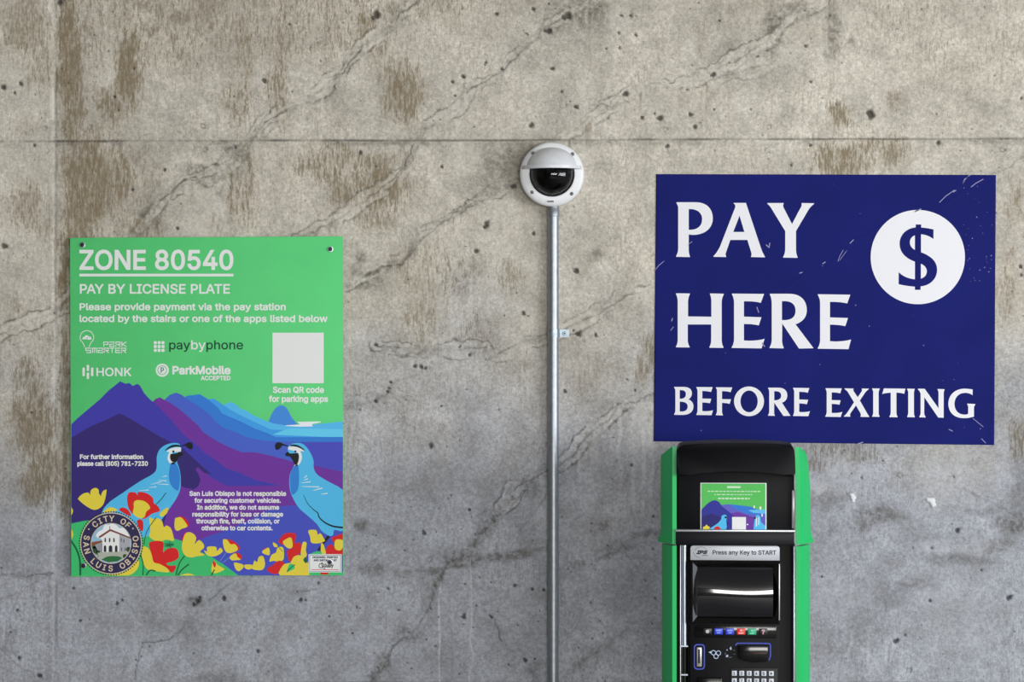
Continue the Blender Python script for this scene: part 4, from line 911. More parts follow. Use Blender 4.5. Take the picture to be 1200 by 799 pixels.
garage = mat('garage_concrete', (150, 147, 140), .85, mottle=.18, scale=2.5, bump=.2)
slab('floor', -6.1, 6.1, -11.0, 0.0, -0.2, 0.0, mat('garage_floor', (128, 127, 124), .7, mottle=.2, scale=3, bump=.15))
slab('ceiling', -6.1, 6.1, -9.8, 0.2, 2.62, 2.9, garage)
slab('wall_front', -6.1, 6.1, -9.8, -9.6, 0.0, 1.0, garage)
slab('light_block_left', -6.3, -6.1, -11.0, 0.2, 0.0, 2.9, garage)  # added out of view to keep light off from the left
slab('reflection_block', -6.1, -0.8, -9.75, -9.55, 1.0, 2.3, garage)     # unseen bay added to cut the screen's reflection short on the left
slab('trim_1', -6.1, 6.1, -9.8, -9.5, 2.3, 2.62, garage)      # downstand beam over the front opening

# ------------------------------------------------------------------ shared solids
def add_box(bm, x0, x1, y0, y1, z0, z1, bev=0.0, seg=2):
    r = bmesh.ops.create_cube(bm, size=1)
    vs = r['verts']
    bmesh.ops.scale(bm, vec=(abs(x1 - x0), abs(y1 - y0), abs(z1 - z0)), verts=vs)
    bmesh.ops.translate(bm, vec=((x0 + x1) / 2, (y0 + y1) / 2, (z0 + z1) / 2), verts=vs)
    if bev:
        es = list({e for v in vs for e in v.link_edges})
        bmesh.ops.bevel(bm, geom=es, offset=bev, segments=seg, profile=.5, affect='EDGES')


def add_prism(bm, pts3a, pts3b, bev=0.0):
    """solid between two matching loops"""
    a = [bm.verts.new(p) for p in pts3a]
    b = [bm.verts.new(p) for p in pts3b]
    n = len(a)
    fa = bm.faces.new(a)
    fb = bm.faces.new(b[::-1])
    for i in range(n):
        bm.faces.new((a[i], b[i], b[(i + 1) % n], a[(i + 1) % n]))
    if bev:
        bmesh.ops.bevel(bm, geom=list(fa.edges) + list(fb.edges), offset=bev, segments=2, profile=.5, affect='EDGES')


def add_lathe(bm, prof, n=64, axis='y', cx=0, cy=0, cz=0, a0=0.0, a1=360.0, sx=1.0, sz=1.0):
    """revolve (radius, depth) about the local y axis; depth runs to -y (towards the viewer)"""
    full = abs(a1 - a0) >= 359.9
    cols = n if full else n + 1
    rings = []
    for r, d in prof:
        ring = []
        for k in range(cols):
            t = math.radians(a0 + (a1 - a0) * k / n)
            if axis == 'y':
                ring.append(bm.verts.new((cx + r * math.cos(t) * sx, cy - d, cz + r * math.sin(t) * sz)))
            else:
                ring.append(bm.verts.new((cx + r * math.cos(t), cy + r * math.sin(t), cz + d)))
        rings.append(ring)
    for i in range(len(rings) - 1):
        for k in range(n):
            j = (k + 1) % cols
            bm.faces.new((rings[i][k], rings[i + 1][k], rings[i + 1][j], rings[i][j]))
    return rings


def screw_mesh(name, r, h, m_head, m_slot, parent, loc, label=None):
    bm = bmesh.new()
    rg = add_lathe(bm, [(r * 1.0, 0), (r * 1.0, h * .5), (r * .8, h * .95), (r * .5, h)], 20)
    bm.faces.new(rg[-1])
    bmesh.ops.remove_doubles(bm, verts=bm.verts, dist=1e-7)
    o = bm_obj(name, bm, [m_head], parent, auto=40)
    # hex socket
    o.location = loc
    pr = Print(lambda x, y, l: (x, -h - .00012, y))
    pr.poly([(r * .42 * math.cos(math.radians(60 * k)), r * .42 * math.sin(math.radians(60 * k))) for k in range(6)][::-1], m_slot)
    s = pr.build('socket', o)
    return o


# ------------------------------------------------------------------ parking_sign : green panel with artwork
W_ = mat('print_white', (232, 234, 234), .55, spec=.25)
G_ = mat('sign_green', (90, 208, 125), .55, spec=.25, mottle=.03, scale=14)
INK = {}


def ink(rgb):
    if rgb not in INK:
        INK[rgb] = mat('ink_%d_%d_%d' % rgb, rgb, .55, spec=.25)
    return INK[rgb]


GC = (243.0, 476.0)
SIGN_T = 0.004
SIGN_OFF = 0.011


def sign_tf(x, y, layer):
    return ((x - GC[0]) * S, -SIGN_OFF - SIGN_T - layer * .00016, -(y - GC[1]) * S)


sign = thing('parking_sign', 'green parking zone sign with quail and mountain artwork screwed to the concrete wall', 'sign', (wx(GC[0]), 0, wz(GC[1])))
bm = bmesh.new()
quad = [(83.3, 279), (402.3, 277.2), (403, 673), (84.6, 675)]
q3 = lambda d: [((x - GC[0]) * S, -d, -(y - GC[1]) * S) for x, y in quad]
add_prism(bm, q3(SIGN_OFF), q3(SIGN_OFF + SIGN_T), .0004)
bm_obj('panel', bm, [G_], sign, auto=30)
CL = (84.9, 279.5, 402.4, 673.4)

P = lambda: Print(sign_tf, CL)
# lettering
p = P()
p.text('ZONE 80540', 94.3, 274.3, 316, 22.6, W_, 2, 1.7)
p.poly(rect(94.3, 320.9, 274.3, 324), W_, 2)
p.build('heading_lettering', sign)
p = P()
p.text('PAY BY LICENSE PLATE', 94.8, 270.3, 344, 10.9, W_, 2, .75)
p.build('subheading_lettering', sign)
p = P()
p.text('Please provide payment via the pay station', 94.5, 335.5, 363.4, 7.9, W_, 2, .75)
p.text('located by the stairs or one of the apps listed below', 94.5, 384.5, 377.2, 7.9, W_, 2, .75)
p.build('instruction_lettering', sign)
p = P()
p.text('Scan QR code', 320.5, 380.2, 460, 7.0, W_, 2, .75)
p.text('for parking apps', 315.8, 385, 470.6, 7.0, W_, 2, .75)
p.build('caption_lettering', sign)
p = P()
p.text('For further information', 95, 169, 537.4, 5.2, W_, 6, .6)
p.text('please call (805) 781-7230', 92, 174.5, 545.3, 5.2, W_, 6, .6)
p.build('telephone_lettering', sign)
p = P()
for i, (t, a, b) in enumerate([('San Luis Obispo is not responsible', 223, 336), ('for securing customer vehicles.', 228.8, 329.8), ('In addition, we do not assume', 231.8, 327.8), ('responsibility for loss or damage', 226.4, 332.5), ('through fire, theft, collision, or', 230.8, 328.4), ('otherwise to car contents.', 237, 320.2)]):
    p.text(t, a, b, 580.4 + i * 8.05, 5.4, W_, 6, .6)
p.build('disclaimer_lettering', sign)
# blank white field (its machine-readable code is left off)
p = P()
p.poly(rect(320, 389.8, 379.9, 448.8), W_, 2)
p.build('code_field', sign)

# app logos
p = P()
bulb = smooth_open([(100.6, 406.6), (98.6, 402), (95.6, 398), (95.2, 394.5), (96.6, 390.6), (99.6, 388.2), (103, 387.4), (106.6, 388.2), (109.6, 390.6), (111, 394.5), (110.5, 398), (107.6, 402), (105.8, 406.2)])
p.stroke(bulb, .85, W_, 2)
p.poly(smooth_closed([(98.2, 397.6), (98.2, 395.4), (100.2, 394.6), (101.4, 392.9), (104, 393), (105.4, 394.4), (107.6, 394.8), (108.5, 397.2), (106, 398), (102, 397.4)]), W_, 2)
p.poly(circ(103.2, 396, .8, 10), G_, 3)


def techno(s, x, y0, h, w, gap):
    y1, ym = y0 + h, y0 + h * .5
    F = {'P': [[(0, 1), (0, 0), (1, 0), (1, .55), (.1, .55)]], 'a': [[(0, 0), (1, 0), (1, 1), (0, 1), (0, .5), (1, .5)]], 'R': [[(0, 1), (0, 0), (1, 0), (1, .5), (0, .5)], [(.45, .5), (1, 1)]],
         'K': [[(0, 0), (0, 1)], [(1, 0), (.1, .5), (1, 1)]], 'S': [[(1, 0), (-.25, 0), (-.25, .5), (.9, .5), (.9, 1), (0, 1)]], 'm': [[(0, 1), (0, 0), (1, 0), (1, 1)], [(.5, 0), (.5, 1)]], 'T': [[(0, 0), (1, 0)], [(.5, 0), (.5, 1)]], 'E': [[(1, 0), (0, 0), (0, 1), (1, 1)], [(0, .5), (.9, .5)]]}
    for ch in s:
        for q, st in enumerate(F[ch]):
            p.stroke([(x + a * w, y0 + b * h) for a, b in st], .95, W_, 2 + .15 * q)
        x += w + gap


techno('PaRK', 122.8, 400.7, 5.2, 5.0, 2.1)
techno('SmaRTER', 103, 407.9, 5.2, 5.0, 1.75)
p.build('app_logo', sign)
p = P()
for r in ((97.9, 430.6, 100.6, 440.4), (107.9, 430.6, 110.6, 440.4), (102.9, 427.4, 105.6, 434.6), (102.9, 436.6, 105.6, 443.8)):
    p.poly(rect(*r), W_, 2)
p.text('HONK', 114.2, 155.2, 440.4, 9.6, W_, 2, .55)
p.build('app_logo', sign)
p = P()
for i in range(3):
    for j in range(3):
        p.poly(rrect(181.3 + 4.5 * i, 399.7 + 4.5 * j, 184.8 + 4.5 * i, 403.2 + 4.5 * j, .9, 3), W_, 2)
DK = ink((18, 62, 52))
p.text('pay', 199.3, 223.8, 409.2, 10.4, DK, 2, .35)
p.text('by', 225, 241.8, 409.2, 10.4, W_, 2, .35)
p.text('phone', 242.8, 285.6, 409.2, 10.4, DK, 2, .35)
p.build('app_logo', sign)
p = P()
p.poly(circ(191.2, 433.6, 7.7), W_, 2)
p.poly([circ(191.2, 433.6, 5.6), circ(191.2, 433.6, 4.7)[::-1]], G_, 3)
p.text('P', 189.3, 193.2, 436.6, 6.2, ink((70, 140, 120)), 3, .5)
p.text('ParkMobile', 203, 271, 438.2, 9.3, W_, 2, 1.15)
p.text('ACCEPTED', 236.2, 271, 445.2, 5.0, W_, 2, .55)
p.build('app_logo', sign)

# mountains, sea and meadow
ART = [
    ((66, 140, 225), 1.0, [(314, 497), (319, 485), (323, 478.5), (327, 475.4), (330, 474.6), (334, 475.6), (337.5, 479), (341.5, 487), (345, 492), (351, 499)]),
    ((84, 188, 244), 1.2, [(262, 475), (268, 471.5), (272, 471), (277, 473.5), (283, 479), (289, 480.5), (297, 486), (308, 491), (320, 495.5), (335, 498), (350, 499), (402.4, 493.5), (402.4, 512), (262, 512)]),
    ((100, 206, 246), 1.4, [(319, 508.5), (330, 504), (343, 501.5), (402.4, 502.5), (402.4, 512.5), (322, 512.5)]),
    ((236, 238, 246), 1.6, [(349, 494), (376, 493.4), (376.5, 494.6), (366, 496.5), (367, 499.4), (352, 499.6), (335, 498.8), (336, 498), (352, 497)]),
    ((62, 160, 236), 1.8, [(235, 474), (244, 467.5), (252, 467), (258, 471), (268, 478), (282, 486), (300, 494.5), (318, 503), (334, 503.5), (320, 509), (402.4, 512.5), (402.4, 516), (235, 516)]),
    ((48, 124, 216), 2.0, [(214, 468), (220, 463.5), (228, 462.6), (235, 461.6), (243, 466.5), (256, 477), (261, 484), (272, 489), (283, 493.5), (300, 502), (314, 507), (324, 512), (402.4, 511.6), (402.4, 522), (214, 522)]),
    ((70, 98, 204), 2.2, [(193, 469), (200, 462.5), (207.5, 459.8), (214, 462.5), (219, 466.5), (232, 474.5), (247, 486), (254, 494), (263, 501), (278, 506.5), (290, 512), (310, 516), (345, 517.4), (402.4, 517.2), (402.4, 560), (193, 560)]),
    ((72, 76, 192), 2.3, [(345, 517.6), (402.4, 517.4), (402.4, 560), (345, 560)]),
    ((110, 48, 160), 2.4, [(178, 473), (183, 467.5), (188.5, 465.3), (194, 468.5), (200, 471.5), (209, 477.5), (217, 484), (226, 492), (233, 498), (239, 506), (248, 512), (256, 517), (268, 523), (284, 529.5), (300, 529.6), (316, 533), (335, 538), (345, 541), (368, 545), (384, 548.5), (402.4, 552.5), (402.4, 640), (178, 640)]),
    ((62, 58, 172), 2.6, [(84, 498), (92, 490), (102, 481.5), (118, 468), (129, 457), (136, 451.5), (142, 446.6), (148, 449.4), (153, 448.6), (156.5, 452), (162, 449.6), (165, 451.5), (170, 460.5), (177, 468), (184, 473), (192, 482), (201, 491), (210, 502), (218, 511), (226, 516), (240, 529.5), (252, 537.5), (266, 548.5), (281, 553), (300, 562), (331, 568.4), (268, 569), (250, 560), (232, 546), (84, 570)]),
    ((50, 36, 116), 2.8, [(84, 513.5), (92, 508), (108, 499), (120, 494), (141, 484.2), (147, 486.5), (160, 494), (178, 505), (190, 512), (200, 517), (214, 524), (226, 535), (238, 546), (249, 555.4), (240, 553.6), (233, 547), (230, 549), (233.5, 555), (236, 562), (233.5, 569), (228, 573), (218, 571), (206, 566), (190, 625), (84, 625)]),
    ((68, 80, 192), 2.8, [(222, 648), (230, 637), (240, 629.5), (262, 622), (286, 612), (304, 602.5), (318, 595.5), (330, 592.5), (345, 591.5), (402.4, 589), (402.4, 674), (222, 674)]),
    ((58, 190, 112), 3.0, [(84, 613), (100, 609.6), (120, 608), (160, 618), (190, 627), (205, 630.5), (216, 633.5), (234, 645), (250, 652.5), (262, 660), (281, 674), (84, 674)]),
]
p = P()
for rgb, ly, pts in ART:
    p.poly(pts, ink(rgb), ly)
p.build('mountain_artwork', sign)

# quail on the left
CY, CH, BK, WT = ink((80, 188, 238)), ink((48, 130, 216)), ink((16, 18, 26)), W_
p = P()
p.poly(smooth_closed([(126, 591), (145, 577), (165, 563.5), (180, 555), (184.6, 548), (184.8, 535), (188, 526.5), (195, 521), (204, 518.6), (210.5, 519.6), (213, 523), (213, 528), (209, 535), (208.5, 541), (211, 548), (212.7, 558), (212.3, 572), (208, 583), (202, 592), (195, 602), (188, 612), (180, 626), (150, 628), (122, 606)], 3), CY, 3.2)
p.poly(smooth_closed([(201, 543), (206, 542), (210.4, 548.5), (212, 560), (210.3, 573.5), (205.5, 572.5), (200.5, 566), (199, 556)], 3), CH, 3.4)
p.poly(path('M 196 528.5 Q 203 522.5 213 524 L 213 528.8 L 203 529.5 Q 200.5 536 206.5 543 Q 199.5 545 197.6 538 Q 196.8 533 200 529.5 Z'), WT, 3.4)
p.poly(path('M 194.6 527 Q 202 518 213 521.6 L 213 523.4 Q 203 521.6 194.8 528 Z'), BK, 3.6)
p.poly(circ(204.2, 528.6, 1.3, 12), BK, 3.8)
p.poly(path('M 200.6 531.6 L 208 530.6 L 211.6 528.8 L 214.5 529.6 L 216 532.6 L 211 535 L 207 541.6 Q 200.6 541.6 200.2 535 Z'), BK, 3.7)
p.poly(path('M 213 522 L 219 519.6 Q 222 516.6 226 518.6 Q 228.6 523 225.5 526.4 Q 221 525.4 218 521.8 L 213 522.9 Z'), BK, 3.6)
for a, b in (((175.5, 570.8), (184, 569.8)), ((178, 567.2), (190, 563.8)), ((186, 566.6), (198, 567.2)), ((186.5, 562), (196, 563)), ((191.5, 558.4), (196, 557)), ((164, 574.4), (175, 573.6))):
    p.stroke([a, ((a[0] + b[0]) / 2, (a[1] + b[1]) / 2), b], .3, WT, 3.5, w1=.9)
p.build('quail_picture', sign)['label'] = 'blue quail on the left of the sign, facing right'
# quail on the right
p = P()
p.poly(smooth_closed([(340.5, 521), (345, 519), (350, 518.5), (354, 519.2), (358.5, 522), (364, 529.5), (368, 539), (368.2, 548), (372.5, 555.7), (384, 563), (403, 574), (412, 590), (404, 620), (392.5, 620), (391, 626), (386, 627), (377.5, 621.5), (371.6, 613), (360.5, 603), (350.5, 594), (343, 581), (340, 570), (340.3, 556), (345.5, 545), (347, 541), (342, 534), (338.2, 528), (338.2, 523.5)], 3), CY, 3.2)
p.poly(smooth_closed([(345.5, 546), (350, 544.6), (351.2, 560), (350, 572), (347, 577), (343, 579), (340.8, 570), (340.8, 556)], 3), CH, 3.4)
p.poly(path('M 338.6 523 Q 348 521.6 356 526.6 L 357.4 529.4 Q 355 527.6 352.6 528.4 Q 356 535 353 541 Q 350 547 345 545 L 348 543.6 Q 353 536 350 530.6 L 344 527.4 L 338.6 526.4 Z'), WT, 3.4)
p.poly(path('M 341 520.8 Q 350 519 357 526.2 L 358 528.4 Q 350 522 341 522.4 Z'), BK, 3.6)
p.poly(circ(346.8, 528.6, 1.3, 12), BK, 3.8)
p.poly(path('M 334.8 531.6 L 337.6 528.8 L 340.6 531 L 350 530.4 Q 352.4 536 349 543.6 L 346 544 Q 343 537 340 534.4 L 335.6 534 Z'), BK, 3.7)
p.poly(path('M 339 522 L 332 519.4 Q 328 516.4 324 519 Q 321.6 523 324.5 527 Q 329 526.4 331.5 521.6 L 339 523 Z'), BK, 3.6)
for a, b in (((357, 559.4), (360, 557)), ((354, 565.4), (364, 564)), ((354.5, 569.4), (374, 570)), ((367.5, 574.2), (378, 571.4)), ((377, 578.6), (384, 577.4)), ((357, 562), (361, 560.6))):
    p.stroke([a, ((a[0] + b[0]) / 2, (a[1] + b[1]) / 2), b], .4, WT, 3.5, w1=1.1)
p.stroke(smooth_open([(356, 579), (361, 589), (368, 596.5), (373, 600.5), (375, 606), (382, 612), (391, 616), (402, 617.5)]), .5, BK, 3.6, w1=2.2)
p.stroke([(386, 627.5), (379.5, 635.5), (373.5, 644.5)], 3.4, BK, 3.0, w1=2.6, caps=False)
p.build('quail_picture', sign)['label'] = 'blue quail on the right of the sign, facing left'

# poppies
Y_, R_, LG, DG = ink((228, 210, 66)), ink((214, 28, 32)), ink((62, 196, 116)), ink((14, 96, 58))
FL = [
    [(Y_, path('M 92.5 584 Q 97 576.5 105 576.6 L 107.5 580 Q 105.4 572.6 113 571 Q 118 572 117 577 L 119.4 581 Q 121 573 126.2 573.2 Q 125.4 584 122 591 Q 116 598.6 109 596.2 Q 100 592 92.5 584 Z')[0])],
    [(R_, [(150, 583), (152.5, 576.6), (160, 576.6), (162.4, 580), (163, 576), (172, 577), (180, 582.5), (181.4, 589), (186.6, 593), (188, 598.4), (180, 601), (172, 606.4), (167, 606), (160, 590), (157.6, 601.6), (152, 595)]), (Y_, [(158, 588), (162, 585.4), (170, 586.6), (175, 590.4), (177, 595), (172.5, 599), (170, 605.6), (163, 606), (157, 601), (158, 594)])],
    [(R_, [(141, 597), (144, 594), (150, 595.8), (154, 601), (154, 604.4), (147, 601)])],
    [(R_, [(161.5, 610), (166, 607.8), (169, 612), (168.4, 622), (164, 618)])],
    [(Y_, [(176, 606), (181, 607.6), (186, 606.6), (191, 610), (193, 617), (196, 615), (201, 618), (203.6, 625), (204.6, 633), (196, 631.6), (188, 634), (180, 631.4), (175.8, 627), (177.4, 620)])],
    [(Y_, [(188, 602), (192, 597.4), (198, 594), (197, 600), (193, 604), (189, 604.4)])],
    [(Y_, [(168, 640.6), (174, 641), (179, 648), (181, 657), (192, 661), (199.6, 669.6), (185, 668.6), (174, 666.4), (168, 656)]), (R_, [(175.6, 638), (178, 634), (188, 633), (193, 636), (192, 646.5), (196, 643), (203, 641), (209, 643.4), (210.4, 652), (205, 656.6), (196, 659.4), (200, 662), (207, 662), (206, 667), (202, 670.4), (197, 665), (188, 660), (181.4, 658), (179, 650)])],
    [(R_, [(210, 605), (216, 605.4), (221.4, 611), (221.4, 616.4), (214, 615)]), (Y_, [(206, 607.4), (208, 606), (212, 605.4), (215.4, 607.6), (218.6, 612), (220.6, 616.4), (214, 619), (209, 621.4), (205.6, 618)])],
    [(R_, [(214, 634.4), (216, 626), (220, 623), (218, 633)]), (Y_, [(214, 641), (217, 626.6), (222, 622.8), (228, 625), (231, 630), (229, 637), (234, 632), (239, 636), (240, 641), (235, 646), (239, 648), (240, 650), (232, 651), (225, 652.4), (218, 650)])],
    [(Y_, [(240, 644), (243.6, 645.4), (244, 640), (254, 640), (255, 645), (259, 641), (262, 645), (257, 649.4), (250, 651.4), (243.5, 649.6)])],
    [(R_, [(264, 631.6), (273, 632.6), (280, 638), (281.8, 642.4), (277, 644)]), (Y_, [(262, 632), (267, 631.8), (271, 637), (276, 636.8), (279.6, 642), (277, 645.4), (269, 647.4), (264, 643.4)])],
    [(R_, [(276.6, 646.4), (284, 650), (283, 654.4), (276, 651)]), (Y_, [(270, 652), (274, 648.4), (277.6, 648), (279, 651.6), (283, 654.8), (278, 655.6), (272, 655.6)])],
    [(Y_, [(249, 663), (251, 656), (255, 660), (258, 662.4), (264, 666), (260, 668.6), (253, 671), (249, 669.4)]), (R_, [(250.6, 656), (254, 659.8), (252.6, 664.4), (250.4, 660.4)])],
    [(Y_, [(275, 658.8), (280, 659), (286, 661), (285.4, 665), (281, 668.4), (277, 666)])],
    [(Y_, [(287.6, 661), (296, 661), (297.4, 664), (293, 666.6), (288, 665)])],
    [(Y_, [(296.8, 663), (299, 656), (302, 658), (304, 652), (309, 651), (311.4, 660), (309, 666.4), (303, 667.4), (296.6, 666)])],
    [(R_, [(308, 644.6), (311, 642), (314, 641), (311, 645)]), (Y_, [(308, 645.4), (311.6, 642.6), (316, 641.2), (316.6, 649.6), (309.6, 648)])],
    [(Y_, [(316.5, 657), (319, 649.4), (324, 646.8), (326, 641), (332.6, 641), (333.2, 654), (328, 657), (321, 656.4)])],
    [(R_, [(314, 665), (320, 661.8), (326, 656.6), (332, 657), (334, 661.4), (330, 668.4), (323, 672), (315, 669)])],
    [(R_, [(327, 634.6), (330.6, 628), (336, 624), (346.6, 624.4), (347, 632), (346, 636), (352.6, 635), (353.4, 646), (346, 652), (340, 657.4), (337, 645), (343, 641.6), (336, 639.4), (331, 637)]), (Y_, [(332, 635), (336, 631), (342, 629.5), (343.5, 640), (338, 641.6)])],
    [(Y_, [(320.5, 635), (325, 637), (326, 640), (322, 640)])],
    [(Y_, [(355, 636), (357.6, 634), (360, 636), (359, 644), (360.2, 650), (356, 653.6), (353, 649)])],
    [(Y_, [(341, 658.6), (345, 651.6), (352, 649.8), (358, 653), (362, 660), (363, 674), (329, 674), (332, 662), (338, 659)]), (LG, [(337, 669), (340, 660), (344.6, 661), (346, 665), (341, 668)]), (DG, [(356, 655), (359, 652), (361, 657), (358.6, 659)])],
    [(Y_, [(362, 621), (371, 620.4), (373, 626), (376, 624), (380, 630), (381, 633.4), (373, 636), (365.4, 635), (364, 628)])],
    [(R_, [(388.6, 630), (393, 627.6), (404, 626), (404, 648.6), (383.6, 648.6), (384, 640), (388.6, 637), (392, 640), (391, 634)]), (Y_, [(393.6, 632), (402.4, 632.4), (402.4, 640), (399, 644.2), (393, 642)])],
    [(Y_, [(376.6, 637), (379.6, 637), (382.6, 649), (377.4, 649)]), (LG, [(364, 649), (371, 645.4), (377, 646), (377, 649)])],
    [(Y_, [(122, 674), (148, 669), (158, 657.6), (164, 656), (162, 666), (150, 674)])],
    [(Y_, [(84, 593.6), (86.8, 597), (86, 601.4), (84, 603)])],
    [(Y_, [(84, 618), (87.2, 625), (85, 631), (84, 631)])],
    [(Y_, [(212, 674), (218, 671.4), (224, 671.4), (229, 674)])],
    [(Y_, [(122, 600), (128, 594.4), (133, 594), (139, 597.6)])],
]
for k, fl in enumerate(FL):
    p = P()
    for j, (m, pts) in enumerate(fl):
        p.poly(smooth_closed(pts, 3) if len(pts) < 27 else pts, m, 4.0 + .02 * k + .2 * j)
    p.build('poppy_picture', sign)
STEMS = [([(195.4, 577), (190, 584.5), (184, 590.5)], .9), ([(184, 606), (176, 617), (172, 626), (170, 637)], .9), ([(166, 650), (169, 660), (168.6, 673)], 1.2), ([(217, 651), (211, 660), (207, 674)], 1.3), ([(222, 660.6), (214, 667), (209, 674)], 1.5), ([(172, 674), (177, 667.6), (183, 668.4)], 1.6), ([(84, 632), (91, 643), (95, 656), (95.4, 674)], 2.2), ([(252, 667), (248.6, 673.6)], 1.4), ([(326, 639), (332, 645.5)], .6), ([(337, 669), (342, 664), (346, 661)], 1.0)]
for pts, w in STEMS:
    P().stroke(smooth_open(pts), w, DG, 5.1).build('stem_picture', sign)
for pts in ([(265.6, 647), (259, 656.4)], [(270, 652.4), (262, 658.4)]):
    P().stroke(pts, .5, ink((120, 170, 220)), 5.1).build('stem_picture', sign)
p = P()
for k in range(14):
    a = k * 2.4
    p.stroke([(199 + .6 * math.cos(a), 638 + .6 * math.sin(a)), (199 + 5.5 * math.cos(a), 637.5 + 3.6 * math.sin(a))], .7, DG, 3.6 + .02 * k)
p.build('leaf_picture', sign)
p = P()
p.poly(rect(363, 669.6, 404, 674), LG, 4.6).poly(rect(376, 669.4, 385.4, 672.4), R_, 4.8)
p.build('leaf_picture', sign)

# city seal
sx_, sy_ = 131.4, 636.0
NAVY, GOLD = ink((42, 38, 82)), ink((214, 196, 168))
p = P()
p.poly(circ(sx_, sy_, 36.0, 72), GOLD, 5.4)
p.poly([circ(sx_, sy_, 35.0, 72), circ(sx_, sy_, 23.8, 72)[::-1]], NAVY, 5.6)
for k in range(76):
    a = 2 * math.pi * k / 76
    p.poly(circ(sx_ + 36.9 * math.cos(a), sy_ + 36.9 * math.sin(a), .95, 6), ink((40, 34, 44)), 5.2)
seal = p.build('city_seal', sign)
p = P()
p.text_arc('CITY OF', sx_, sy_, 29.2, -40, 43, 6.4, GOLD, 5.8, .5)
p.text_arc('SAN', sx_, sy_, 29.2, -77, -108, 6.4, GOLD, 5.8, .5, True)
p.text_arc('LUIS', sx_, sy_, 29.2, -135, -179, 6.4, GOLD, 5.8, .5, True)
p.text_arc('OBISPO', sx_, sy_, 29.2, 153, 79, 6.4, GOLD, 5.8, .5, True)
p.poly(circ(105.4, 619.4, .9, 10), GOLD, 5.8).poly(circ(157, 618.6, .9, 10), GOLD, 5.8)
p.build('seal_lettering', seal)
p = P()
c0 = circ(sx_, sy_, 23.2, 64)
p.poly(c0, ink((150, 190, 214)), 5.8)


def inseal(pts):
    out = []
    for x, y in pts:
        d = math.hypot(x - sx_, y - sy_)
        k = min(1, 23.0 / d) if d else 1
        out.append((sx_ + (x - sx_) * k, sy_ + (y - sy_) * k))
    return out


p.poly(inseal(smooth_closed([(114, 628), (117, 622), (121, 620), (124, 614.5), (129, 614), (133, 612.6), (138, 615), (141, 618), (146, 618), (150, 623), (152, 628), (140, 632), (125, 632)])), ink((238, 240, 244)), 6.0)
p.poly(inseal([(108, 640), (155, 640), (152, 650), (146, 655), (131, 660), (117, 655), (110, 648)]), ink((176, 180, 168)), 6.0)
p.poly(inseal([(108, 640), (112, 637), (116, 645), (116, 650), (110, 648)]), ink((60, 96, 66)), 6.2)
p.poly([(120.5, 627.5), (130, 620.4), (141, 625.5), (141, 645.6), (120.5, 646.5)], W_, 6.2)
p.poly(inseal([(141, 625), (154.4, 630), (154.4, 644), (141, 646)]), ink((168, 170, 178)), 6.2)
p.poly([(110, 640), (121, 635), (121, 646.5), (112, 647)], ink((150, 152, 160)), 6.2)
p.poly([(116.6, 628.2), (130.4, 619.2), (155, 629.2), (154.6, 630.6), (130.6, 621.6), (118, 630)], ink((122, 62, 52)), 6.6)
p.poly(inseal([(108.6, 634.6), (121, 632.4), (121, 634.6), (108.6, 639.6)]), ink((136, 78, 58)), 6.6)
p.stroke([(130, 619), (130, 616)], .7, ink((90, 50, 46)), 6.6)
for wxx in (124.6, 129.8, 134.8):
    p.poly(rrect(wxx - .85, 629.6, wxx + .85, 634.6, .8), ink((56, 60, 72)), 6.6)
for wxx, ww in ((124.4, 1.5), (130.8, 2.1), (137.4, 1.5)):
    p.poly(path('M %f 646 L %f 640 Q %f 636.4 %f 640 L %f 646 Z' % (wxx - ww, wxx - ww, wxx, wxx + ww, wxx + ww)), ink((44, 46, 58)), 6.6)
for wxx, yy in ((143.4, 630), (146.4, 631), (143.6, 640.6), (148, 641)):
    p.poly(rect(wxx - .6, yy, wxx + .6, yy + 4), ink((92, 94, 106)), 6.6)
for bx, by, br in ((112, 644.6, 2.6), (152, 643, 3.0), (117, 645.6, 1.6), (147.6, 651, 2.6)):
    p.poly(inseal(circ(bx, by, br, 12)), ink((44, 74, 50)), 6.8)
p.poly(inseal([(120, 655), (126, 651.6), (132, 650.6), (140, 651), (145, 653), (139, 657), (128, 658)]), ink((40, 112, 62)), 6.6)
p.stroke([(117, 650), (114, 655)], .6, ink((110, 112, 104)), 6.6)
p.build('mission_picture', seal)

# maker's sticker in the lower right corner
p = P()
p.poly(rect(362.2, 648.6, 401, 669.8), W_, 6.0)
for a, b, c, d in ((363.2, 649.4, 400, 650), (363.2, 668.4, 400, 669), (363.2, 649.4, 363.8, 669), (399.4, 649.4, 400, 669)):
    p.poly(rect(a, b, c, d), ink((120, 130, 170)), 6.2)
BL = ink((40, 44, 80))
p.text('DESIGNED, PRINTED', 367, 396.4, 653.4, 2.4, BL, 6.2, .35)
p.text('AND INSTALLED BY', 368, 395.4, 656.8, 2.2, BL, 6.2, .35)
p.stroke(smooth_open([(378.5, 659.4), (375.6, 659.8), (374.4, 662.6), (376.4, 664.6), (379, 663), (379.4, 660), (377.4, 659), (379, 664.6), (381.6, 665.6)]), .8, BK, 6.2)
p.text('Quality', 379.5, 391, 664, 4.2, BK, 6.2, .35, slant=.25)
p.poly(rect(365.6, 666.4, 397.6, 667.2), ink((206, 84, 92)), 6.2)
p.build('maker_sticker', sign)

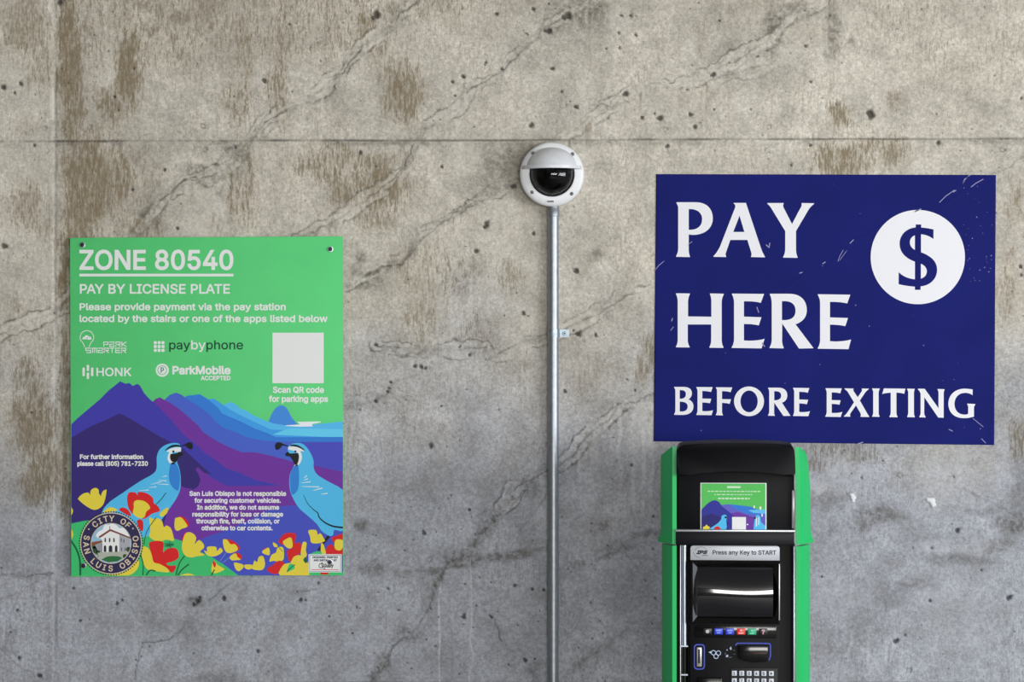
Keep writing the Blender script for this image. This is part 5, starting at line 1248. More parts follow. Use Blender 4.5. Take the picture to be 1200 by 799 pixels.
SCR_N, SCR_W = mat('screw_navy', (34, 38, 66), .35, .6), mat('screw_washer', (170, 174, 178), .3, .9)
for px, py in ((98, 287.2), (387.8, 292.2), (99.3, 662), (387.2, 657.6)):
    bm = bmesh.new()
    rg = add_lathe(bm, [(.0044 * 1.0, 0), (.0064, .0002), (.0060, .0010), (.0035, .0012)], 24)
    o = bm_obj('washer', bm, [SCR_W], sign, auto=40)
    o.location = sign_tf(px, py, 7)
    screw_mesh('screw', .0048, .0028, SCR_N, mat('socket_black', (10, 10, 12), .6), sign, Vector(sign_tf(px, py, 7)) + Vector((0, -.0009, 0)))

# ------------------------------------------------------------------ payment_sign : blue vinyl sign
BC = (967.0, 362.5)


def blue_tf(x, y, layer):
    return ((x - BC[0]) * S, -.0017 - layer * .00022, -(y - BC[1]) * S)


pay = thing('payment_sign', 'large navy blue vinyl sign reading PAY HERE BEFORE EXITING on the concrete wall', 'sign', (wx(BC[0]), 0, wz(BC[1])))
nx_, ny_ = 284, 226
crease = [[(1162, 205), (1130, 224), (1110, 238), (1085, 245), (1060, 251), (1040, 259), (1022, 272), (1000, 282), (985, 300), (970, 312), (945, 320), (920, 340), (905, 360), (880, 372), (850, 392), (822, 402), (800, 420)], [(800, 285), (785, 300), (766, 312)]]
vs, fs = [], []
bx = np.zeros((ny_ + 1, nx_ + 1, 2))
for j in range(ny_ + 1):
    for i in range(nx_ + 1):
        u, v = i / nx_, j / ny_
        tl, tr, br_, bl_ = (769, 204), (1167, 205), (1165, 521.3), (766, 517)
        bx[j, i] = [(tl[a] * (1 - u) + tr[a] * u) * (1 - v) + (bl_[a] * (1 - u) + br_[a] * u) * v for a in (0, 1)]
cd = np.minimum(dist_poly(crease[0], bx[..., 0], bx[..., 1]), dist_poly(crease[1], bx[..., 0], bx[..., 1]))
ridge = 1.15 * np.exp(-(cd / 1.3) ** 2) * (.3 + fbm(bx[..., 0] / 14, bx[..., 1] / 14, 5, 3)) - .7 * np.exp(-((cd - 3.2) / 1.4) ** 2)
ridge += .35 * (fbm(bx[..., 0] / 16, bx[..., 1] / 16, 15, 4) - .5)
for j in range(ny_ + 1):
    for i in range(nx_ + 1):
        x, y = bx[j, i]
        vs.append(((x - BC[0]) * S, -.0012 - .00042 * float(ridge[j, i]), -(y - BC[1]) * S))
n1 = nx_ + 1
for j in range(ny_):
    for i in range(nx_):
        fs.append((j * n1 + i, (j + 1) * n1 + i, (j + 1) * n1 + i + 1, j * n1 + i + 1))
border = [i for i in range(n1)] + [j * n1 + nx_ for j in range(1, ny_ + 1)] + [ny_ * n1 + i for i in range(nx_ - 1, -1, -1)] + [j * n1 for j in range(ny_ - 1, 0, -1)]
b0 = len(vs)
for k in border:
    vs.append((vs[k][0], -.0002, vs[k][2]))
for k in range(len(border)):
    a, b = border[k], border[(k + 1) % len(border)]
    fs.append((a, b, b0 + (k + 1) % len(border), b0 + k))
fs.append(tuple(b0 + k for k in range(len(border)))[::-1])
BLUE = mat('vinyl_blue', (22, 29, 105), .65, spec=.08, mottle=.10, scale=6, bump=.05)
o = link_mesh('panel', vs, fs, [BLUE], None, pay, smooth=False)
o.data.polygons.foreach_set('use_smooth', [True] * (nx_ * ny_) + [False] * (len(fs) - nx_ * ny_))

VW = mat('vinyl_white', (230, 231, 238), .5, spec=.25)
BP = lambda: Print(blue_tf)


def letters(name, items, sc, ox, oy):
    p = BP()
    for d in items:
        p.poly(path(d, sc, ox, oy, 10), VW, 1)
    return p.build(name, pay)


letters('lettering', [
    'M 85 80 L 235 80 C 330 80 368 140 368 205 C 368 290 300 335 210 335 L 180 332 L 180 440 Q 180 480 190 502 L 190 508 L 82 506 L 82 500 Q 98 470 98 440 L 98 130 Q 98 105 85 88 Z M 180 134 C 240 128 285 160 285 212 C 285 268 245 298 180 295 Z',
    'M 532 85 L 627 85 L 745 440 Q 758 478 776 505 L 776 510 L 667 508 L 667 502 Q 674 490 668 470 L 638 374 L 505 374 L 472 470 Q 464 490 473 502 L 472 508 L 374 506 L 374 500 Q 400 475 425 425 L 543 120 Q 548 100 532 90 Z M 577 185 L 615 312 L 528 312 Z',
    'M 795 86 L 921 86 L 921 92 Q 912 105 925 130 L 987 250 L 1050 130 Q 1066 105 1062 92 L 1062 86 L 1160 88 L 1158 94 Q 1130 115 1115 140 L 1018 305 L 1018 440 Q 1018 485 1030 507 L 1030 514 L 918 512 L 918 506 Q 934 480 934 440 L 934 305 L 830 135 Q 818 112 795 92 Z'], 6.6667, 780, 225)
letters('lettering', [
    'M 66 47 L 155 48 L 155 53 Q 143 75 143 105 L 143 195 L 292 197 L 292 105 Q 292 70 283 53 L 283 48 L 372 50 L 371 55 Q 358 80 358 110 L 358 340 Q 358 372 369 390 L 369 396 L 280 395 L 280 390 Q 291 370 291 340 L 291 246 L 141 246 L 141 340 Q 141 370 153 388 L 153 393 L 66 392 L 66 387 Q 77 370 77 340 L 77 105 Q 77 70 66 53 Z',
    'M 424 49 L 629 51 L 608 108 Q 570 97 500 98 L 500 196 L 612 200 L 595 252 Q 560 243 500 243 L 500 348 L 530 350 Q 590 350 632 338 L 613 399 L 422 396 L 422 391 Q 437 370 437 335 L 437 110 Q 437 78 424 55 Z',
    'M 666 50 L 790 50 C 870 50 902 100 902 155 C 902 200 875 230 830 245 L 945 398 L 852 400 L 745 240 L 744 345 Q 744 375 754 392 L 754 399 L 664 397 L 664 392 Q 678 370 678 340 L 678 115 Q 678 80 666 56 Z M 743 98 C 800 92 830 115 830 158 C 830 205 795 222 743 218 Z',
    'M 973 53 L 1180 56 L 1160 112 Q 1120 101 1050 102 L 1050 201 L 1165 205 L 1148 257 Q 1110 248 1050 247 L 1050 353 L 1085 355 Q 1145 354 1185 342 L 1168 404 L 972 401 L 972 396 Q 987 374 987 340 L 987 115 Q 987 82 973 59 Z'], 5.4545, 780, 335)
oc = 'M ' + ' L '.join('%f %f' % q for q in circ(651, 168, 117, 40, 116)) + ' Z M ' + ' L '.join('%f %f' % q for q in circ(651.5, 168, 67.5, 40, 85)) + ' Z'
letters('lettering', [
    'M 66 55 L 140 55 C 190 55 205 80 205 105 C 205 130 190 145 178 153 C 205 162 217 185 217 207 C 217 250 185 274 130 274 L 66 273 L 66 268 Q 76 255 76 235 L 76 90 Q 76 72 66 60 Z M 110 80 C 145 78 158 90 158 112 C 158 135 145 148 110 148 Z M 110 170 C 150 170 172 182 172 208 C 172 238 150 250 110 247 Z',
    'M 240 56 L 367 57 L 354 95 Q 330 87 286 87 L 286 146 L 356 148 L 346 183 Q 320 177 286 177 L 286 243 L 305 245 Q 345 245 370 237 L 358 276 L 240 274 L 240 269 Q 249 255 249 235 L 249 90 Q 249 72 240 61 Z',
    'M 393 58 L 520 59 L 507 97 Q 485 88 440 88 L 440 150 L 510 152 L 500 188 Q 475 180 440 180 L 440 245 Q 440 263 447 273 L 447 278 L 392 276 L 392 271 Q 401 258 401 240 L 401 92 Q 401 74 393 63 Z', oc,
    'M 800 61 L 880 61 C 930 61 950 90 950 120 C 950 150 935 170 908 178 L 975 281 L 920 282 L 848 178 L 847 255 Q 847 270 853 277 L 853 281 L 800 280 L 800 275 Q 809 262 809 245 L 809 95 Q 809 77 800 66 Z M 848 89 C 885 86 902 98 902 124 C 902 150 880 160 848 160 Z',
    'M 995 62 L 1122 64 L 1110 101 Q 1085 93 1043 93 L 1043 153 L 1113 156 L 1103 190 Q 1075 184 1043 184 L 1043 250 L 1060 252 Q 1100 252 1126 245 L 1114 284 L 995 282 L 995 277 Q 1004 263 1004 243 L 1004 95 Q 1004 78 995 67 Z'], 6.6667, 780, 445)
letters('lettering', [
    'M 74 59 L 188 60 L 177 95 Q 155 88 117 88 L 117 142 L 180 144 L 171 175 Q 150 169 117 169 L 117 232 L 135 233 Q 170 233 192 225 L 180 261 L 73 259 L 73 254 Q 82 240 82 222 L 82 92 Q 82 76 74 64 Z',
    'M 208 60 L 270 61 L 270 65 Q 266 73 275 85 L 300 122 L 325 85 Q 333 73 329 66 L 329 61 L 378 62 L 376 67 Q 362 76 352 90 L 315 145 L 355 215 Q 368 240 380 256 L 380 261 L 320 260 L 320 255 Q 325 245 318 232 L 288 180 L 252 230 Q 243 245 248 254 L 247 259 L 202 258 L 204 254 Q 220 240 232 222 L 274 158 L 235 92 Q 224 74 208 65 Z',
    'M 402 60 L 455 61 L 454 66 Q 447 78 447 92 L 447 228 Q 447 246 454 256 L 454 260 L 402 259 L 402 255 Q 409 243 409 227 L 409 92 Q 409 76 402 65 Z',
    'M 484 60 L 635 62 L 627 98 Q 600 90 572 90 L 572 228 Q 572 248 580 258 L 579 263 L 523 262 L 523 257 Q 532 245 532 228 L 532 90 Q 500 91 472 99 Z',
    'M 648 62 L 701 63 L 700 68 Q 695 80 695 94 L 695 230 Q 695 248 701 258 L 701 263 L 648 262 L 648 257 Q 655 245 655 229 L 655 94 Q 655 78 648 67 Z',
    'M 723 62 L 771 63 L 868 200 L 868 95 Q 868 78 862 69 L 862 64 L 911 66 L 910 70 Q 904 82 904 95 L 904 266 L 866 265 L 768 122 L 767 228 Q 767 248 777 259 L 776 264 L 733 263 L 733 258 Q 742 246 742 230 L 742 100 Q 738 80 723 67 Z',
    'M 1108 68 L 1107 108 Q 1080 88 1048 92 C 1000 95 980 135 980 168 C 980 215 1010 245 1050 244 Q 1066 244 1076 240 L 1077 195 Q 1077 182 1070 172 L 1070 167 L 1127 170 L 1126 175 Q 1117 185 1117 200 L 1117 258 Q 1080 270 1042 269 C 975 268 937 225 937 168 C 937 105 985 63 1048 62 Q 1080 62 1108 68 Z'], 6.0, 955, 445)
p = BP()
p.poly(circ(1075.4, 301.2, 55.2, 96), VW, 1)
badge = p.build('dollar_badge', pay)
p = BP()
p.poly(path('M 515 208 L 515 277 Q 470 245 425 243 L 425 372 C 500 400 541 440 541 498 C 541 565 490 612 422 618 L 422 643 L 381 643 L 381 620 Q 315 615 264 602 L 264 516 Q 310 560 381 567 L 381 440 C 310 415 271 370 271 310 C 271 250 315 200 387 193 L 387 172 L 426 172 L 426 194 Q 470 197 515 208 Z M 381 250 C 355 260 345 280 345 302 C 345 325 360 345 381 355 Z M 424 455 L 424 562 C 450 555 467 535 467 510 C 467 485 450 465 424 455 Z', 6.146, 1010, 235, 10), BLUE, 2)
p.build('dollar_symbol', badge)
# scuffs rubbed through the vinyl where it bridges the cracks
SCF = mat('vinyl_scuff', (150, 146, 190), .6)
random.seed(4)
p = BP()
for pts, w in (([(1136, 205), (1131, 210), (1128, 215)], .7), ([(1128, 215), (1130, 210), (1137, 205)], .5), ([(1152, 210), (1143, 215), (1138, 219)], .8), ([(1118, 223), (1108, 230), (1101, 237)], .8), ([(1120, 223), (1117, 225)], .9), ([(1079, 245), (1074, 247), (1072, 248)], 1.2), ([(1000, 281), (996, 285)], .9), ([(988, 293), (984, 300), (982, 306)], .6), ([(992, 294), (986, 302), (984, 305)], .5), ([(898, 287), (901, 290), (902, 285)], 1.1), ([(887, 360), (889, 366)], .9), ([(893, 402), (896, 406)], 1.0), ([(788, 373), (787, 376)], 1.0), ([(789, 383), (786, 387)], .7), ([(768, 316), (772, 311), (778, 306)], .7),
               ([(937, 320), (940, 319)], 1.0), ([(964, 309), (967, 307)], 1.0), ([(806, 287), (811, 283)], .6), ([(1140, 490), (1152, 500)], .6), ([(1112, 503), (1116, 505)], .8), ([(1150, 514), (1155, 519)], .7), ([(1005, 520), (1011, 518)], 1.0)):
    p.stroke(pts, w, SCF, 1)
for k in range(70):
    x, y = random.uniform(772, 1160), random.uniform(208, 514)
    if k < 30:
        x, y = random.uniform(1128, 1163), random.uniform(215, 330)
    if math.hypot(x - 1075, y - 301) < 58 or (785 < x < 1000 and (230 < y < 305 or 340 < y < 412)) or (785 < x < 1145 and 450 < y < 495):
        continue
    p.poly(circ(x, y, random.uniform(.25, .7), 6), SCF, 1)
bmk = bmesh.new()
bmk.from_mesh(o.data)
o.data.materials.append(SCF)
vv = [bmk.verts.new(q) for q in p.v]
for f in p.f:
    try:
        bmk.faces.new([vv[k] for k in f]).material_index = 1
    except ValueError:
        pass
bmk.to_mesh(o.data)
bmk.free()

# ------------------------------------------------------------------ conduit with strap, dome camera
GALV = mat('galvanised_steel', (160, 166, 174), .46, .85, mottle=.10, scale=90)
ZINC = mat('zinc_plate', (150, 162, 172), .45, .85, mottle=.25, scale=120)
PR = 6.1 * S
PY = -(0.004 + PR)
pipe = thing('conduit_pipe', 'galvanised steel conduit running down the concrete wall from the dome camera', 'pipe', (wx(648.4), 0, 0))
bm = bmesh.new()
zt = wz(241)
r1 = add_lathe(bm, [(PR, 0.0), (PR, zt)], 32, axis='z', cy=PY)
bm.faces.new(r1[0][::-1]); bm.faces.new(r1[-1])
bm_obj('tube', bm, [GALV], pipe, auto=40)
bm = bmesh.new()
rs = [(PR * 1.0, wz(254)), (PR * 1.16, wz(253.4)), (PR * 1.16, wz(247)), (PR * 1.05, wz(246)), (PR * 1.05, wz(240))]
r1 = add_lathe(bm, rs, 32, axis='z', cy=PY)
bm_obj('connector', bm, [GALV], pipe, auto=40)

strap = thing('pipe_strap', 'small one-hole zinc strap holding the conduit to the wall', 'pipe strap', (wx(648.4), 0, wz(390.5)))
bm = bmesh.new()
hw = 4.6 * S
outer, inner_ = [], []
for k in range(25):
    t = math.radians(0 + 180 * k / 24)
    outer.append(((PR + .0016) * math.cos(t), PY - (PR + .0016) * math.sin(t)))
    inner_.append(((PR + .0002) * math.cos(t), PY - (PR + .0002) * math.sin(t)))
prof = [(18.6 * S, -.0007), (18.6 * S, -.0024), (PR + .0030, -.0024), (PR + .0016, -.0040)] + outer + [(-(PR + .0016), -.0007), (-(PR + .0002), -.0007)] + inner_[::-1] + [(PR + .0002, -.0007)]
add_prism(bm, [(a, b, hw) for a, b in prof], [(a, b, -hw) for a, b in prof])
bm_obj('saddle', bm, [ZINC], strap, auto=35)
bm = bmesh.new()
prof = [((PR + .0024) * math.cos(math.radians(180 * k / 24)), PY - (PR + .0024) * math.sin(math.radians(180 * k / 24))) for k in range(25)] + [((PR + .001) * math.cos(math.radians(180 - 180 * k / 24)), PY - (PR + .001) * math.sin(math.radians(180 - 180 * k / 24))) for k in range(25)]
add_prism(bm, [(a, b, hw * .32) for a, b in prof], [(a, b, -hw * .10) for a, b in prof])
bm_obj('rib', bm, [ZINC], strap, auto=35)
screw_mesh('screw', 2.4 * S, .0030, ZINC, mat('socket_black', (10, 10, 12), .6), strap, (13.4 * S, -.0023, -.1 * S))

CAMW = mat('camera_white', (226, 228, 232), .38, mottle=.03, scale=30)
CAMT = mat('camera_trim_black', (18, 18, 20), .4)
dc = thing('dome_camera', 'round white dome security camera with a hood mounted above the conduit', 'security camera', (wx(646.6), 0, wz(205.2)))
bm = bmesh.new()
px_ = lambda prof: [(r * S, d * S) for r, d in prof]
rg = add_lathe(bm, px_([(36.2, .6), (37.2, 2), (37.6, 15), (37.2, 17), (36.0, 18.6), (33.5, 19.6), (27.5, 20.4), (26.4, 20.2), (26.0, 18.5), (26.0, 4)]), 96)
bm.faces.new(rg[-1])
bm_obj('housing', bm, [CAMW], dc, auto=32)
bm = bmesh.new()
rg = add_lathe(bm, px_([(26.2, 18.4), (26.2, 20.8), (25.7, 21.2), (25.2, 20.6), (25.2, 18.4)]), 72)
bm_obj('gasket', bm, [CAMT], dc, auto=50)
# smoked bubble and the lens ball inside it
sm = bpy.data.materials.new('smoked_dome')
sm.use_nodes = True
b = sm.node_tree.nodes['Principled BSDF']
b.inputs['Base Color'].default_value = (.30, .31, .33, 1)
b.inputs['Transmission Weight'].default_value = 1.0
b.inputs['Roughness'].default_value = .03
b.inputs['IOR'].default_value = 1.35
bm = bmesh.new()
R0 = 24.6
prof = [(R0, 17), (R0, 19.5)] + [(R0 * math.cos(math.radians(a)), 19.5 + 21 * math.sin(math.radians(a))) for a in range(6, 90, 6)] + [(.01, 40.5)]
add_lathe(bm, px_(prof), 64)
prof = [(R0 - 1.6, 17), (R0 - 1.6, 19.5)] + [((R0 - 1.6) * math.cos(math.radians(a)), 19.5 + 19.4 * math.sin(math.radians(a))) for a in range(6, 90, 6)] + [(.01, 38.9)]
add_lathe(bm, px_(prof), 64)
bmesh.ops.remove_doubles(bm, verts=bm.verts, dist=1e-6)
dome = bm_obj('bubble', bm, [sm], dc, smooth=True)
BLKP = mat('camera_black', (12, 12, 13), .35)
bm = bmesh.new()
prof = [(21.5, 5), (21.5, 15), (17.5, 16)] + [(17.5 * math.cos(math.radians(a)), 16 + 15 * math.sin(math.radians(a))) for a in range(10, 70, 10)] + [(6.5, 30.2)]
rg = add_lathe(bm, px_(prof), 48)
bm.faces.new(rg[-1])
ball = bm_obj('camera_module', bm, [BLKP], dc, auto=40)
bm = bmesh.new()
rg = add_lathe(bm, px_([(6.4, 30), (6.4, 33), (5.4, 33.4), (5.2, 32), (3, 32.6), (.1, 32.9)]), 32)
bm_obj('lens', bm, [mat('lens_glass', (20, 24, 46), .05, coat=1.0)], ball, auto=40)
# hood: shell over the upper half plus a flat brim
bm = bmesh.new()
N1, N2 = 40, 12


def shell(rx, rz, ry, base_d):
    g = []
    for i in range(N2 + 1):
        ph = math.radians(90 * i / N2)
        row = []
        for k in range(N1 + 1):
            th = math.radians(180 * k / N1)
            row.append(bm.verts.new((rx * math.cos(th) * math.cos(ph) * S, -(base_d + ry * math.sin(ph)) * S, (rz * math.sin(th) * math.cos(ph)) * S)))
        g.append(row)
    return g


ga, gb = shell(29.2, 23.4, 24.5, 18), shell(27.6, 21.8, 22.9, 18)
for g in (ga, gb):
    for i in range(N2):
        for k in range(N1):
            try:
                bm.faces.new((g[i][k], g[i][k + 1], g[i + 1][k + 1], g[i + 1][k]))
            except ValueError:
                pass
for k in range(N1):
    bm.faces.new((ga[0][k], ga[0][k + 1], gb[0][k + 1], gb[0][k]))
bmesh.ops.remove_doubles(bm, verts=bm.verts, dist=1e-6)
hood = bm_obj('hood', bm, [mat('hood_grey', (212, 215, 221), .36, mottle=.05, scale=60)], dc, auto=40)
hood.location = (0, 0, 8.0 * S)
bm = bmesh.new()
plan = [(34.6 * math.cos(math.radians(180 * k / 32)), 18.6 + 31 * math.sin(math.radians(180 * k / 32))) for k in range(33)]
add_prism(bm, [(a * S, -d * S, 1.2 * S) for a, d in plan], [(a * S, -d * S, -2.4 * S) for a, d in plan], .0016)
bm_obj('brim', bm, [mat('hood_grey', (212, 215, 221), .36)], hood, auto=30)
for a, b_ in ((624.6, 181), (670.6, 182), (623.6, 226.2), (669.4, 228)):
    screw_mesh('screw', 2.3 * S, .0012, mat('screw_grey', (108, 110, 112), .4, .6), mat('socket_black', (10, 10, 12), .6), dc, ((a - 646.6) * S, -19.6 * S, -(b_ - 205.2) * S))
p = Print(lambda x, y, l: ((x - 646.6) * S, -20.9 * S, -(y - 205.2) * S))
p.text('AXIS', 641, 648.6, 238, 1.9, mat('ink_16_18_26', (16, 18, 26), .42), 1, .25)
p.build('logo', dc)

# ------------------------------------------------------------------ pay station
KD = 0.42
KS = S * (CAMD - KD) / CAMD
KYF = 399.5 + CAMH / KS
KX = 862.6


def K(x, y, d=0.0):
    return (x * KS, -d * KS, (KYF - y) * KS)


kiosk = thing('pay_station', 'green and black parking pay station with a dark screen standing below the blue sign', 'pay station', (wx(KX) / S * KS, -KD, 0), (0, 0, math.radians(-4.0)))
KG = mat('kiosk_green', (4, 184, 98), .38, coat=.12, spec=.3, mottle=.03, scale=12)
KB = mat('kiosk_black', (9, 10, 15), .5, spec=.14, mottle=.08, scale=60)
KBG = mat('kiosk_gloss_black', (9, 9, 11), .16, coat=.25, spec=.35)
ALU = mat('brushed_aluminium', (196, 198, 204), .35, .7, mottle=.05, scale=80)
CHR = mat('polished_steel', (160, 167, 182), .36, 1.0)
KWHITE = mat('key_white', (206, 212, 224), .5)
SOCK = mat('socket_black', (10, 10, 12), .6)


def kbox(name, x0, x1, y0, y1, d0, d1, m, bev=1.0, parent=kiosk):
    bm = bmesh.new()
    a, b = K(x0, y1, d0), K(x1, y0, d1)
    add_box(bm, a[0], b[0], b[1], a[1], a[2], b[2], bev * KS)
    return bm_obj(name, bm, [m], parent, auto=35)


def kprism(name, poly, d0, d1, m, bev=.8, parent=kiosk):
    bm = bmesh.new()
    add_prism(bm, [K(x, y, d0) for x, y in poly], [K(x, y, d1) for x, y in poly], bev * KS)
    return bm_obj(name, bm, [m], parent, auto=35)


def kloft(name, levels, m, parent=kiosk, auto=30):
    bm = bmesh.new()
    rings = [[bm.verts.new(K(*p)) for p in lv] for lv in levels]
    n = len(rings[0])
    for i in range(len(rings) - 1):
        for k in range(n):
            bm.faces.new((rings[i][k], rings[i][(k + 1) % n], rings[i + 1][(k + 1) % n], rings[i + 1][k]))
    bm.faces.new(rings[0][::-1])
    bm.faces.new(rings[-1])
    return bm_obj(name, bm, [m], parent, auto=auto)


kbox('cabinet', -70, 68, 527, KYF - 20, -105, -14, KB, 2)
kbox('base', -84, 82, KYF - 26, KYF, -130, 4, KB, 2)
# green side panels: (x, y, depth) rings from the inner front edge outwards and back
for sg in (-1, 1):
    def ring(y, out, front=75.0, inn=69.6, ytop=None, yb=None):
        yo = y if ytop is None else ytop
        return [(sg * inn, y, -2), (sg * inn, y, 1.5), (sg * (front - .4), y, 1.5), (sg * (front + .6), y + .4 * (yo - y > 0), .4), (sg * out, yo, -34), (sg * (out - 1.4), yo, -36), (sg * (out - 8), yo, -36)]
    if sg < 0:
        lv = [ring(523.2, 88.6, ytop=535.2), ring(545, 88.6), ring(600, 88.6), ring(622, 88.4), ring(629, 89.4), ring(634.5, 92), ring(637.6, 92)]
    else:
        lv = [ring(523.4, 82.0, 73.5, 68.6, ytop=530.6), ring(538, 84.6, 74, 68.8), ring(548, 86.2, 74.4, 69), ring(575, 88, 75), ring(622, 88.4), ring(629, 89.4), ring(634.5, 91.6), ring(637.6, 91.6)]
    kloft('upper_side_panel', lv, KG)
    kloft('lower_side_panel', [ring(639.6, 87.4, 75), ring(KYF - 24, 87.4, 75)], KG)

# hood
top = [(-67, 557.4), (-56, 555.6), (-40, 553.6), (-20, 552.2), (0, 551.8), (20, 552.2), (40, 553.6), (56, 555.6), (67, 557.4), (69.6, 554), (69.4, 536), (68.6, 526), (66.4, 522), (62, 520), (45, 518.8), (25, 518), (0, 517.6), (-25, 518), (-45, 518.8), (-62, 520.2), (-67, 522), (-69.8, 526), (-70.6, 536), (-70.4, 554)]
bm = bmesh.new()
add_prism(bm, [K(x, y, -80) for x, y in top], [K(x * .985, 520 + (y - 520) * 1.0 + (.8 if y < 530 else 0), 9 + (y - 520) * .16) for x, y in top], 2.2 * KS)
bm_obj('hood', bm, [KB], kiosk, auto=40)
kbox('display_panel', -68, 68, 553, 623, -16, -7, KB, 1)
kbox('lit_edge_strip', 65.0, 68.8, 574, 619, -8, -1.5, mat('lit_edge_grey', (150, 150, 158), .3, .3), .6)  # grey paints in the light on the recess's black plastic edge

# instruction placard behind the hood: green card with the same artwork
kprism('placard', rect(-41.8, 566, 35.6, 621), -7.2, -5.6, mat('placard_white', (226, 228, 234), .4), .2)


def ktf(d):
    return lambda x, y, l: K(x, y, d + l * .1)


p = Print(ktf(-5.55), (-40.4, 566.9, 34.4, 620.8))
PG = ink((86, 190, 92))
p.poly(rect(-40.4, 566.9, 34.4, 620.8), PG, 1)
for rgb, ly, pts in [((48, 120, 214), 1.4, [(-20, 595), (-10, 591), (2, 592), (10, 593), (18, 594), (24, 597), (34.4, 598), (34.4, 621), (-20, 621)]),
                     ((98, 190, 238), 1.6, [(14, 598), (24, 597.5), (34.4, 597.2), (34.4, 602), (20, 601)]), ((92, 96, 196), 1.8, [(-18, 592), (-8, 591), (0, 597), (12, 602), (34.4, 604), (34.4, 621), (-18, 621)]),
                     ((104, 52, 160), 2.0, [(-12, 603), (2, 600), (14, 604), (26, 608), (34.4, 616), (34.4, 621), (-16, 621)]),
                     ((44, 48, 150), 2.2, [(-40.4, 597.6), (-33, 590), (-28, 587), (-24, 586.4), (-20, 588.4), (-16, 594), (-8, 600), (-2, 606), (-6, 621), (-40.4, 621)]),
                     ((36, 34, 112), 2.4, [(-40.4, 606), (-28, 602), (-16, 607), (-8, 614), (-14, 621), (-40.4, 621)])]:
    p.poly(pts, ink(rgb), ly)
p.poly(smooth_closed([(-31, 621), (-22, 614), (-17.6, 609), (-16.8, 605), (-13.4, 603.4), (-11, 605), (-11.4, 611), (-12.4, 621)], 3), CY, 3)
p.poly(circ(-12.2, 606.6, 1.3, 10), BK, 3.4)
p.poly(smooth_closed([(23, 605), (26, 603.6), (28.4, 606), (29.6, 612), (36, 618), (36, 624), (21.6, 624), (21.4, 612)], 3), CY, 3)
p.poly(circ(22.2, 607.2, 1.3, 10), BK, 3.4)
p.poly(smooth_closed([(-38.6, 618), (-36, 617), (-34.6, 615), (-33, 617), (-31, 617.6), (-32, 621), (-38, 621)], 3), Y_, 3.2)
p.poly(smooth_closed([(-25.6, 619), (-22, 617), (-18.4, 619), (-19, 622), (-25, 622)], 3), R_, 3.2)
# three lines of fine print, too small to read
PT = ink((196, 230, 196))
p.poly(rrect(-10.6, 569.8, 5.4, 572.2, .6), PT, 2)
random.seed(11)
for x0, x1, y, h in ((-33.4, 28.4, 575.4, 1.2), (-25.4, 20, 579.2, 1.1), (-21, 16, 583.4, 1.9)):
    x = x0
    while x < x1 - 1:
        w = min(random.uniform(1.6, 5.0), x1 - x)
        p.poly(rrect(x, y, x + w, y + h, .4, 2), PT, 2)
        x += w + .9
for x, y, w, h in ((20.4, 592.6, 1.6, 3), (27.4, 593.6, 2.2, 3.6), (29.6, 602, 1.6, 3.4), (23.2, 607, 1.2, 10), (26, 606, 1, 9), (12.6, 614, 1.8, 1.4)):
    p.poly(rect(x, y, x + w, y + h), W_, 3.6)
p.poly(rect(-4.6, 606, 11.6, 620.8), W_, 3.8)          # white field of the code, the code itself left off
p.build('placard_artwork', kiosk)

kbox('ledge', -71.2, 68.8, 620.4, 622.8, -14, 6, ALU, .5)
kbox('cover_band', -70.4, 67.6, 622.6, 638.2, -70, 5, mat('kiosk_band', (14, 15, 23), .45, spec=.2), 1.2)
kbox('inner_panel', -70, 69, 637, KYF - 24, -60, -12, mat('recess_black', (8, 8, 9), .5, spec=.15), 1)
# polished upright at the left of the recess, a thin one at the right
bm = bmesh.new()
for y0, y1, m in ((639.4, 757.2, 0), (758.4, 790.8, 1), (792, 930, 1)):
    pa, pb = [], []
    for k in range(13):
        t = math.radians(180 * k / 12)
        x, d = -60.6 + 4.0 * math.cos(t), -8.0 + 5.0 * math.sin(t)
        pa.append(K(x, y0, d)); pb.append(K(x, y1, d))
    f0 = len(bm.faces)
    add_prism(bm, pa, pb)
    bm.faces.ensure_lookup_table()
    for f in list(bm.faces)[f0:]:
        f.material_index = m
for y in (757.8, 791.4):
    a, b = K(-64.8, y + .8, -9), K(-56.4, y - .8, -2)
    add_box(bm, a[0], b[0], b[1], a[1], a[2], b[2])
bm_obj('upright_trim', bm, [CHR, KBG], kiosk, auto=40)
kbox('edge_trim', 66.4, 69.2, 639.4, 930, -12, -1.5, CHR, .9)
kbox('edge_trim', -65.6, -64.6, 639.4, 930, -12, -3, ALU, .2)

# front module
kbox('front_module', -54.2, 52.2, 640, 1010, -14, -1, KB, 1)
kprism('instruction_plate', [(-53.4, 656.4), (50.8, 656.4), (50.8, 642.2), (50, 640.2), (47.8, 639.4), (-50.4, 639.4), (-52.6, 640.2), (-53.4, 642.2)], -1, .6, mat('plate_silver', (186, 190, 198), .4, .15), .3)
p = Print(ktf(.62))
INKD = ink((46, 48, 56))
p.text('Press any Key to START', -27.4, 46.8, 649.6, 5.0, INKD, 1, .38)
p.text('IPS', -46.5, -34.6, 649.2, 4.0, BK, 1, .8, slant=.45)
for a in range(-60, 50, 12):
    for q in (0,):
        t0, t1 = math.radians(a), math.radians(a + 7)
        p.stroke([(-41 + 8.6 * math.sin(t0), 650 - 9.2 * math.cos(t0)), (-41 + 8.6 * math.sin(t1), 650 - 9.2 * math.cos(t1))], .45, INKD, 1)
for a in range(190, 260, 12):
    t0, t1 = math.radians(a), math.radians(a + 7)
    p.stroke([(-41 + 9.5 * math.sin(t0), 645 - 8.6 * math.cos(t0)), (-41 + 9.5 * math.sin(t1), 645 - 8.6 * math.cos(t1))], .45, INKD, 1)
p.poly(rect(-40, 650.6, -33, 651.2), INKD, 1)
